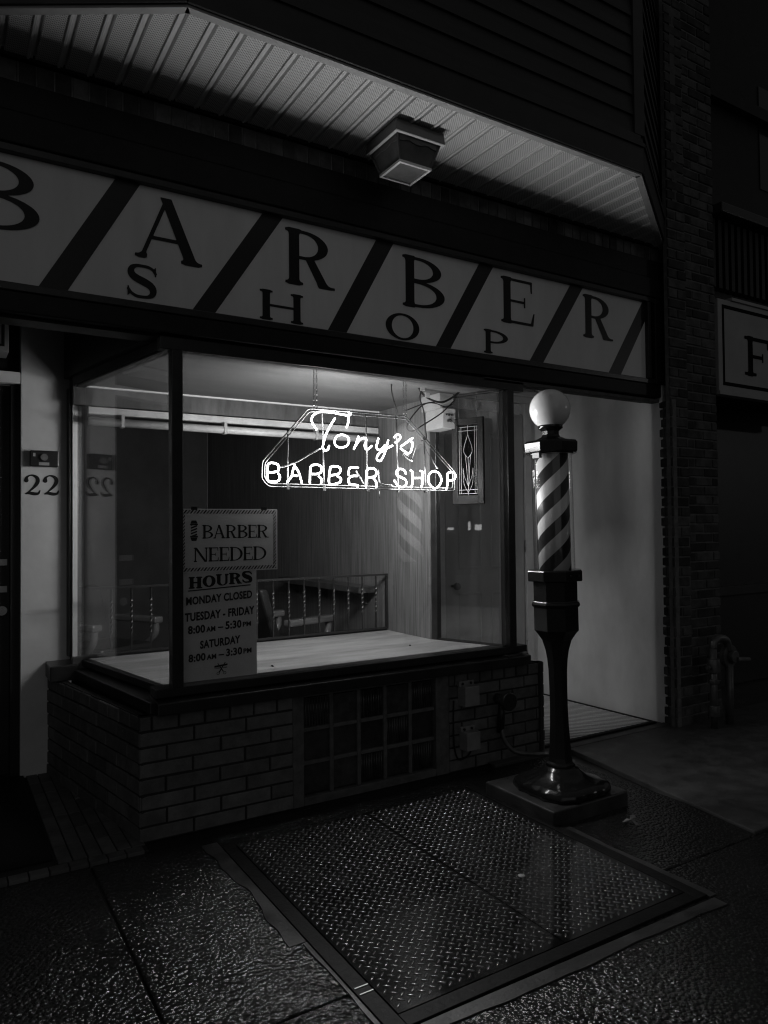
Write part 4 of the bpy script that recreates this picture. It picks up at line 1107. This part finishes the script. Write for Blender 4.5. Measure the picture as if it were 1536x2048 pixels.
for i, (pts, r, lb) in enumerate(CB):
    m_ = MB(); m_.tube([(x, 3.84+.012*i, z) for x, z in smooth_path(pts, 6)], r, 8)
    o_ = tag(m_.build('cable', 'cable'), lb, 'cable', 'cables in the display corner')
    if i == 2:
        tg = MB(); tg.box(2.655, 2.685, 3.842, 3.85, 2.385, 2.415).box(2.69, 2.725, 3.842, 3.85, 2.345, 2.375)
        t_ = tg.build('cable_tag', 'plastic_white'); t_.parent = o_

# ================================================================== RAILING at the back of the display
rl = thing('iron_railing', (1.85, 4.70, .726), 'low black wrought iron railing with twisted bars along the back of the display', 'railing')
MB().box(.79, 2.918, 4.69, 4.708, 1.142, 1.157).build('top_rail', 'iron', rl)
MB().box(.79, 2.918, 4.69, 4.708, .742, .754).build('bottom_rail', 'iron', rl)
MB().box(2.902, 2.917, 4.689, 4.7085, .7545, 1.1415).build('end_post', 'iron', rl)
x = .92
while x < 2.88:
    m_ = MB(); zz = [.7545+.387*i/44 for i in range(45)]
    pth = [(x, 4.699, z) for z in zz]
    m_.tube(pth, [.0085 if 12 <= i <= 36 else .0065 for i in range(45)], 4, twist=.0)
    # twist the middle
    vs = m_.v; 
    for i in range(45):
        a = 0 if i < 12 else (i-12)*.42 if i < 36 else 24*.42
        for k_ in range(4):
            px, py, pz = vs[i*4+k_]; dx, dy = px-x, py-4.699
            vs[i*4+k_] = (x+dx*math.cos(a)-dy*math.sin(a), 4.699+dx*math.sin(a)+dy*math.cos(a), pz)
    m_.build('baluster', 'iron', rl); x += .1185

for (x_, y_, r_, lb) in ((1.617, 3.84, .012, 'small dark fallen leaf on the white display floor near the hours card'), (2.649, 3.99, .008, 'tiny dark leaf fragment on the white display floor near the wood panelled wall')):
    q_ = MB().lathe([(r_*.3, .7262), (r_, .7285), (r_*.6, .734), (r_*.15, .736)], 7, (0, 0, 0), .4); q_.v = [(x_+v_[0]*.6, y_+v_[1]*1.5, v_[2]) for v_ in q_.v]
    tag(q_.build('dry_leaf', 'leather'), lb, 'leaf')

# ================================================================== INSIDE THE SHOP
def chair(x, y, rz, label):
    c_ = thing('barber_chair', (x, y, .02), label, 'barber chair', 'barber chairs inside the shop')
    R_ = Matrix.Translation((x, y, .02)) @ Matrix.Rotation(rz, 4, 'Z')
    def P(nm, mb_, m_, bv=0): return mb_.xform(R_).build(nm, m_, c_, bevel=bv)
    P('base', MB().lathe([(.26, 0), (.26, .03), (.1, .06), (.07, .1), (.07, .42)], 24), 'porcelain')
    P('seat', MB().box(-.26, .26, -.26, .24, .44, .58), 'leather', .03)
    b_ = MB(); b_.hexa([(-.24, .20, .58), (.24, .20, .58), (.24, .28, .58), (-.24, .28, .58)], [(-.22, .34, 1.02), (.22, .34, 1.02), (.22, .42, 1.02), (-.22, .42, 1.02)])
    P('backrest', b_, 'leather', .02)
    for s in (-1, 1):
        a = MB(); a.box(s*.30-.045, s*.30+.045, -.28, .22, .72, .775)
        P('armrest', a, 'porcelain', .015)
        a = MB(); a.tube(smooth_path([(s*.30, -.24, .73), (s*.30, -.22, .62), (s*.29, -.05, .5), (s*.28, .1, .46)], 5), .028, 10)
        P('arm_support', a, 'porcelain')
    a = MB(); a.tube(smooth_path([(-.2, -.2, .46), (-.2, -.42, .42), (-.19, -.52, .2), (0, -.55, .16), (.19, -.52, .2), (.2, -.42, .42), (.2, -.2, .46)], 6), .016, 8)
    P('footrest', a, 'chrome')
chair(1.16, 6.15, .5, 'white enamel barber chair behind the railing seen through the left pane')
chair(2.42, 5.55, 1.9, 'dark barber chair with chrome footrest behind the railing beside the wood wall')
shf = thing('wall_shelf', (2.85, 5.5, 1.0), 'dark wooden shelf along the panelled wall behind the railing', 'shelf')
MB().box(2.76, 2.924, 4.86, 6.4, 1.0, 1.05).build('board', 'wood_dark', shf, bevel=.004)
for yy in (5.0, 5.7, 6.3): MB().hexa([(2.90, yy, .90), (2.923, yy, .90), (2.923, yy+.025, .90), (2.90, yy+.025, .90)], [(2.79, yy, .9995), (2.923, yy, .9995), (2.923, yy+.025, .9995), (2.79, yy+.025, .9995)]).build('bracket', 'wood_dark', shf)

# ================================================================== BARBER POLE
px_, py_ = 2.905, 2.90
bp_ = thing('barber_pole', (px_, py_, .0785), 'tall free-standing barber pole with white globe and striped glass cylinder on black octagonal pedestal', 'barber pole')
def PO(nm, prof, m_, seg=8, rot=PI/8, smooth=False, bv=.0):
    mb_ = MB().lathe([(r/math.cos(PI/8) if seg == 8 else r, z) for r, z in prof], seg, (px_, py_, 0), rot, smooth)
    return mb_.build(nm, m_, bp_, bevel=bv)
g_ = MB().sphere((px_, py_, 2.146), .111, 40, 24); g_.build('globe', 'globe', bp_)
PO('globe_collar', [(.060, 2.035), (.066, 2.040), (.066, 2.064), (.058, 2.068)], 'pole_paint', 32, 0, True)
PO('neck', [(.078, 1.978), (.050, 1.992), (.044, 2.005), (.044, 2.024), (.058, 2.0345)], 'pole_paint')
PO('cap', [(.128, 1.900), (.138, 1.908), (.140, 1.955), (.130, 1.968), (.080, 1.9775)], 'pole_paint', bv=.004)
tr = MB().lathe([(.109, 1.894), (.120, 1.894), (.120, 1.8995), (.109, 1.8995)], 40, (px_, py_, 0)); tr.build('retaining_ring', 'chrome', bp_)
gt = MB(); gt.lathe([(.1105, 1.268), (.1105, 1.8935)], 48, (px_, py_, 0), caps=False); gt.build('glass_cylinder', 'glass_pole', bp_)
cyl = MB().lathe([(.090, 1.266), (.090, 1.8935)], 48, (0, 0, 0)); co = cyl.build('striped_cylinder', 'stripe', bp_); co.location = (px_, py_, 0)
co.matrix_parent_inverse = Matrix.Translation(-bp_.location)
PO('lower_ring', [(.140, 1.205), (.143, 1.210), (.143, 1.258), (.138, 1.265), (.10, 1.2655)], 'pole_paint', bv=.003)
pl_ = MB()
PO('pedestal', [(.074, .200), (.078, .208), (.078, .220), (.064, .228), (.060, .25), (.056, .31), (.050, .42), (.0475, .52), (.0475, .62), (.0495, .72), (.054, .78), (.062, .83), (.078, .885), (.104, .925), (.117, .94), (.117, 1.065), (.124, 1.070), (.128, 1.080), (.124, 1.090), (.115, 1.095), (.116, 1.2045)], 'pole_paint', bv=.003)
PO('base_collar', [(.083, .192), (.086, .200), (.086, .212), (.074, .220)], 'pole_paint', bv=.003) if False else None
fl = MB(); seg = 48; rings = []
for r, z, sqn in ((.235, .0785, 1), (.238, .100, 1), (.228, .124, 1), (.19, .135, .8), (.135, .155, .4), (.098, .185, .1), (.088, .203, 0)):
    rings.append((r, z, sqn))
vs = []; 
for r, z, q_ in rings:
    for k in range(seg):
        a = 2*PI*k/seg
        rr = r*(1+q_*.07*math.cos(4*(a-PI/4))+q_*.025*math.cos(16*(a)))
        vs.append((px_+rr*math.cos(a), py_+rr*math.sin(a), z))
fs = [(i*seg+k, i*seg+(k+1) % seg, (i+1)*seg+(k+1) % seg, (i+1)*seg+k) for i in range(len(rings)-1) for k in range(seg)]+[tuple(range(seg-1, -1, -1)), tuple((len(rings)-1)*seg+k for k in range(seg))]
fl.add(vs, fs, True); fl.build('base_flange', 'pole_paint', bp_)
bp_.rotation_euler = (-.52*.016, -.85*.016, 0)      # the old pole leans a little
# bolts and hinge details
bt = MB()
a0 = math.radians(225+45)
for s in (-.03, .03):
    c0 = Vector((px_+.1435*math.cos(a0)-math.sin(a0)*s, py_+.1435*math.sin(a0)+math.cos(a0)*s, 1.236))
    bt.tube([c0, c0+Vector((math.cos(a0), math.sin(a0), 0))*.006], .006, 8)
bt.build('bolt', 'plastic_black', bp_)
a0 = math.radians(180)
lt = MB(); c0 = Vector((px_-.125, py_-.02, 1.893)); lt.box(c0.x-.01, c0.x+.01, c0.y-.025, c0.y+.025, 1.872, 1.8995)
lt.tube([(px_-.122, py_+.0, 1.268), (px_-.122, py_+.0, 1.872)], .0035, 6); lt.build('latch_rod', 'grey_box', bp_)
# plinth under it
tag(MB().prism([(2.62, 2.672), (3.17, 2.672), (3.20, 3.20), (2.62, 3.20)], -.02, .078).build('pole_plinth', 'concrete_wet', bevel=.008), 'square cast concrete plinth under the barber pole', 'plinth')

# doormat
dm = thing('entry_mat', (3.9, 4.2, .012), 'grey woven entrance mat lying in the lit doorway behind the barber pole', 'mat')
MB().prism([(3.40, 3.66), (4.60, 3.66), (4.555, 4.80), (3.2, 4.80)], .0125, .021).build('pile', 'weave', dm)
e_ = MB(); e_.wallbox((4.602, 3.66), (4.557, 4.80), .03, .0126, .024, off=-.03); e_.box(3.40, 4.63, 3.625, 3.6598, .0126, .024)
e_.build('edging', 'mat_dark', dm)

# utility fittings on the right brick pier
def util(x0, x1, z0, z1, label):
    t_ = thing('electric_box', ((x0+x1)/2, 3.59, z0), label, 'electric box')
    b_ = MB(); b_.hexa([(x0+.01, 3.53, z0), (x1-.01, 3.53, z0), (x1, 3.598, z0), (x0, 3.598, z0)], [(x0+.01, 3.53, z1), (x1-.01, 3.53, z1), (x1, 3.598, z1), (x0, 3.598, z1)])
    b_.build('cover', 'grey_box', t_, bevel=.004)
    MB().box(x0-.004, x1-.02, 3.574, 3.597, z1+.0005, z1+.03).build('flange', 'grey_box', t_, bevel=.002)
    s_ = MB()
    for xx in (x0+.02, x1-.045): s_.tube([(xx, 3.574, z1+.015), (xx, 3.566, z1+.015)], .008, 8)
    s_.build('screw', 'plastic_black', t_)
    return t_
util(2.735, 2.865, .405, .525, 'upper grey electric junction box on the right brick pier')
t2 = util(2.745, 2.868, .135, .245, 'lower grey electric junction box on the right brick pier near the ground')
cn = MB(); cn.tube(smooth_path([(2.70, 3.59, .44), (2.695, 3.588, .3), (2.70, 3.588, .16), (2.73, 3.585, .08), (2.80, 3.585, .09), (2.82, 3.57, .134)], 5), .005, 6)
cn.build('cable', 'cable', t2)
fc = thing('pipe_inlet', (3.05, 3.58, .41), 'round capped wall pipe fitting with drop pipe on the right brick pier', 'pipe fitting')
MB().tube([(3.05, 3.60, .41), (3.05, 3.50, .41)], .03, 16).build('stub', 'pipe', fc)
MB().tube([(3.05, 3.50, .41), (3.05, 3.47, .41)], .058, 24).build('cap', 'plastic_black', fc, bevel=.006)
MB().tube([(3.05, 3.545, .385), (3.05, 3.56, .30), (3.055, 3.575, .20)], .024, 12).build('drop_pipe', 'plastic_black', fc)
tag(MB().tube(smooth_path([(3.055, 3.56, .22), (3.06, 3.54, .15), (3.11, 3.50, .085), (3.20, 3.44, .07), (3.28, 3.36, .075), (3.22, 3.2, .09), (3.05, 3.05, .12)], 6), .014, 10).build('conduit', 'pipe'), 'bent metal conduit running from the brick pier to the foot of the barber pole', 'conduit')

# intercom and house number on the left pilaster
ic_ = thing('intercom', (.566, 4.91, 1.897), 'small black intercom camera box on the pale pilaster above the number 22', 'intercom')
MB().box(.485, .646, 4.888, 4.9315, 1.897, 1.996).build('case', 'plastic_black', ic_, bevel=.006)
MB().tube([(.562, 4.8875, 1.954), (.562, 4.874, 1.954)], .021, 16).build('lens', 'lamp_pane', ic_)
MB().box(.533, .591, 4.885, 4.8878, 1.905, 1.923).build('name_label', 'plastic_white', ic_)
MB().box(.50, .514, 4.885, 4.8878, 1.959, 1.979).build('button', 'plastic_white', ic_)
hn = thing('house_number', (.558, 4.925, 1.72), 'black number 22 painted on the pale pilaster beside the left pane', 'house number')
serif('digit', '2', .4555, .548, 1.724, 1.848, 4.9305, hn, w=.17, t=.06, sf=.08, depth=.0025)
serif('digit', '2', .561, .6535, 1.724, 1.848, 4.9305, hn, w=.17, t=.06, sf=.08, depth=.0025)
bs = thing('door_sign_box', (.2, 4.8, 2.558), 'small white sign box with dark border hung over the left street door', 'sign')
MB().box(-.5, .36, 4.78, 4.97, 2.558, 2.778).build('case', 'plastic_white', bs, bevel=.004)
m_ = MB(); m_.box(.322, .337, 4.776, 4.7795, 2.588, 2.768); m_.box(-.45, .322, 4.7762, 4.7795, 2.588, 2.60); m_.build('border', 'ink', bs)

# ================================================================== NEIGHBOURING BUILDING on the right
nb = thing('neighbour_building', (5.5, 3.5, 0), 'dark brick neighbouring storefront at the right edge with slatted band over its sign', 'building')
bk, mo = MB(), MB(); random.seed(31)
brick_face(bk, mo, (4.645, 3.46), (4.85, 3.46), 0, 7.5, .0745, .21, jit=.003, joint=.012)
brick_face(bk, mo, (4.679, 3.60), (4.645, 3.46), 0, 2.44, .0745, .15, jit=.002, joint=.012)
brick_face(bk, mo, (4.85, 3.475), (5.225, 3.475), 0, 7.5, .072, .21, jit=.003, joint=.013)
mo.build('mortar', 'mortar', nb); bk.build('brick_wall', 'red_brick', nb)
MB().box(4.86, 5.21, 3.53, 5.0, 0, 7.5).build('pier_core', 'mortar_dark', nb)
MB().box(5.23, 9.0, 4.15, 4.3, 0, 2.6).build('store_front', 'door_dark', nb)
sw = MB(); sw.box(6.0, 6.06, 4.08, 4.16, 0, 2.58); sw.box(5.23, 9, 4.08, 4.15, .85, .93); sw.build('store_mullion', 'black_trim', nb)
MB().box(5.23, 9, 3.56, 4.3, 2.60, 3.5).build('sign_band', 'black_paint', nb)
st = MB(); x = 5.24
while x < 8: st.box(x, x+.045, 3.50, 3.56, 3.40, 3.95); x += .085
st.build('batten', 'black_paint', nb)
MB().box(5.23, 9, 3.561, 4.0, 3.5005, 3.96).build('batten_backing', 'black_paint', nb)
MB().box(5.228, 9, 3.40, 3.9, 3.961, 4.04).build('ledge', 'black_trim', nb, bevel=.01)
MB().box(5.23, 9, 3.58, 3.8, 4.041, 9.0).build('upper_wall', 'black_paint', nb)
uw = MB(); uw.box(6.05, 7.1, 3.572, 3.581, 4.4, 5.3); w_ = uw.build('upper_window', 'dark_glass', nb)
m_ = MB(); m_.box(5.228, 9, 3.50, 3.579, 4.95, 5.05); m_.build('string_course', 'black_paint', nb)
ns2 = thing('store_sign', (6.3, 3.5, 2.6), 'white neighbouring sign board with black border and serif letter F at the right edge', 'sign')
MB().box(5.30, 7.6, 3.50, 3.558, 2.572, 3.313).build('board', 'store_white', ns2, bevel=.004)
m_ = MB()
for a in ((5.352, 5.377, 2.62, 3.27), ): m_.box(a[0], a[1], 3.497, 3.4995, a[2], a[3])
m_.box(5.377, 7.5, 3.4972, 3.4995, 2.62, 2.648); m_.box(5.377, 7.5, 3.4972, 3.4995, 3.242, 3.27)
m_.build('border', 'store_ink', ns2)
m_ = MB(); m_.box(5.29, 7.6, 3.485, 3.56, 2.54, 2.571); m_.box(5.47, 7.6, 3.485, 3.56, 3.314, 3.34); m_.build('trim', 'store_white', ns2, bevel=.003)
serif('letter', 'F', 5.65, 6.01, 2.735, 3.055, 3.4965, ns2, 'store_ink', w=.19, t=.09, sf=.15)
# gas meter piping
gm = thing('gas_pipe', (4.85, 3.3, 0), 'dark gas service pipe with regulator standing against the brick pier at right', 'gas pipe')
g0 = (4.86, 3.30)
MB().tube([(g0[0], g0[1], -.02), (g0[0], g0[1], .60)], .026, 12).build('riser', 'pipe', gm)
v = MB(); v.tube([(g0[0], g0[1], .10), (g0[0], g0[1], .18)], .04, 12); v.tube([(g0[0], g0[1], .34), (g0[0], g0[1], .37)], .042, 6); v.tube([(g0[0], g0[1], .42), (g0[0], g0[1], .52)], .046, 12)
MB().tube([(g0[0]-.07, g0[1], .46), (g0[0]-.044, g0[1], .46)], .018, 8).build('valve_stub', 'pipe', gm)
v.build('valve', 'pipe', gm, bevel=.004)
MB().tube(smooth_path([(g0[0], g0[1], .595), (g0[0]+.01, g0[1], .64), (g0[0]+.07, g0[1], .665), (g0[0]+.16, g0[1], .64), (g0[0]+.19, g0[1], .56)], 5), .028, 12).build('elbow', 'pipe', gm)
r_ = MB(); r_.tube([(g0[0]+.2, g0[1]+.03, .52), (g0[0]+.2, g0[1]-.01, .52)], .085, 20); r_.tube([(g0[0]+.2, g0[1]-.01, .52), (g0[0]+.2, g0[1]-.05, .52)], .045, 16); r_.tube([(g0[0]+.22, g0[1]-.05, .5), (g0[0]+.31, g0[1]-.09, .495)], .02, 10)
r_.build('regulator', 'pipe', gm, bevel=.004)
MB().tube([(g0[0]+.19, g0[1], .47), (g0[0]+.2, g0[1]+.01, -.02)], .03, 12).build('drop_pipe', 'pipe', gm)

# ================================================================== ACROSS THE STREET (seen as bright spots mirrored in the panes and the globe)
ob = thing('opposite_building', (12, -13, -.16), 'dark shopfront with small lit windows across the street, mirrored in the window glass', 'building')
MB().box(4, 24, -14, -13, -.16, 7.5).build('wall', 'red_brick', ob)
lit = emit('lit_room', 1.5)
for x0, x1, z0, z1 in ((15.0, 15.25, 1.42, 1.5), (15.9, 16.0, 1.40, 1.7), (16.2, 16.5, 1.40, 1.6)):
    fr_ = MB().box(x0-.08, x1+.08, -12.999, -12.95, z0-.08, z1+.08).build('window', 'black_trim', ob)
    o_ = MB().box(x0, x1, -12.949, -12.94, z0, z1).build('lit_pane', lit); o_.parent = fr_; o_.matrix_parent_inverse = Matrix.Translation(-ob.location) @ Matrix.Identity(4) if False else Matrix.Identity(4)

sl_ = thing('street_lamp', (20, -8, -.16), 'lit street lamp on a slim post across the street, mirrored in the globe', 'street lamp')
MB().lathe([(.11, -.16), (.09, .3), (.055, .4), (.045, 4.9)], 16, (20, -8, 0)).build('post', 'black_paint', sl_)
MB().lathe([(.06, 4.9), (.20, 5.32), (.22, 5.36), (.05, 5.48)], 16, (20, -8, 0)).build('hood', 'black_paint', sl_)
MB().sphere((20, -8, 5.0), .15, 16, 10).build('lamp_globe', emit('lamp_light', 130.0), sl_)
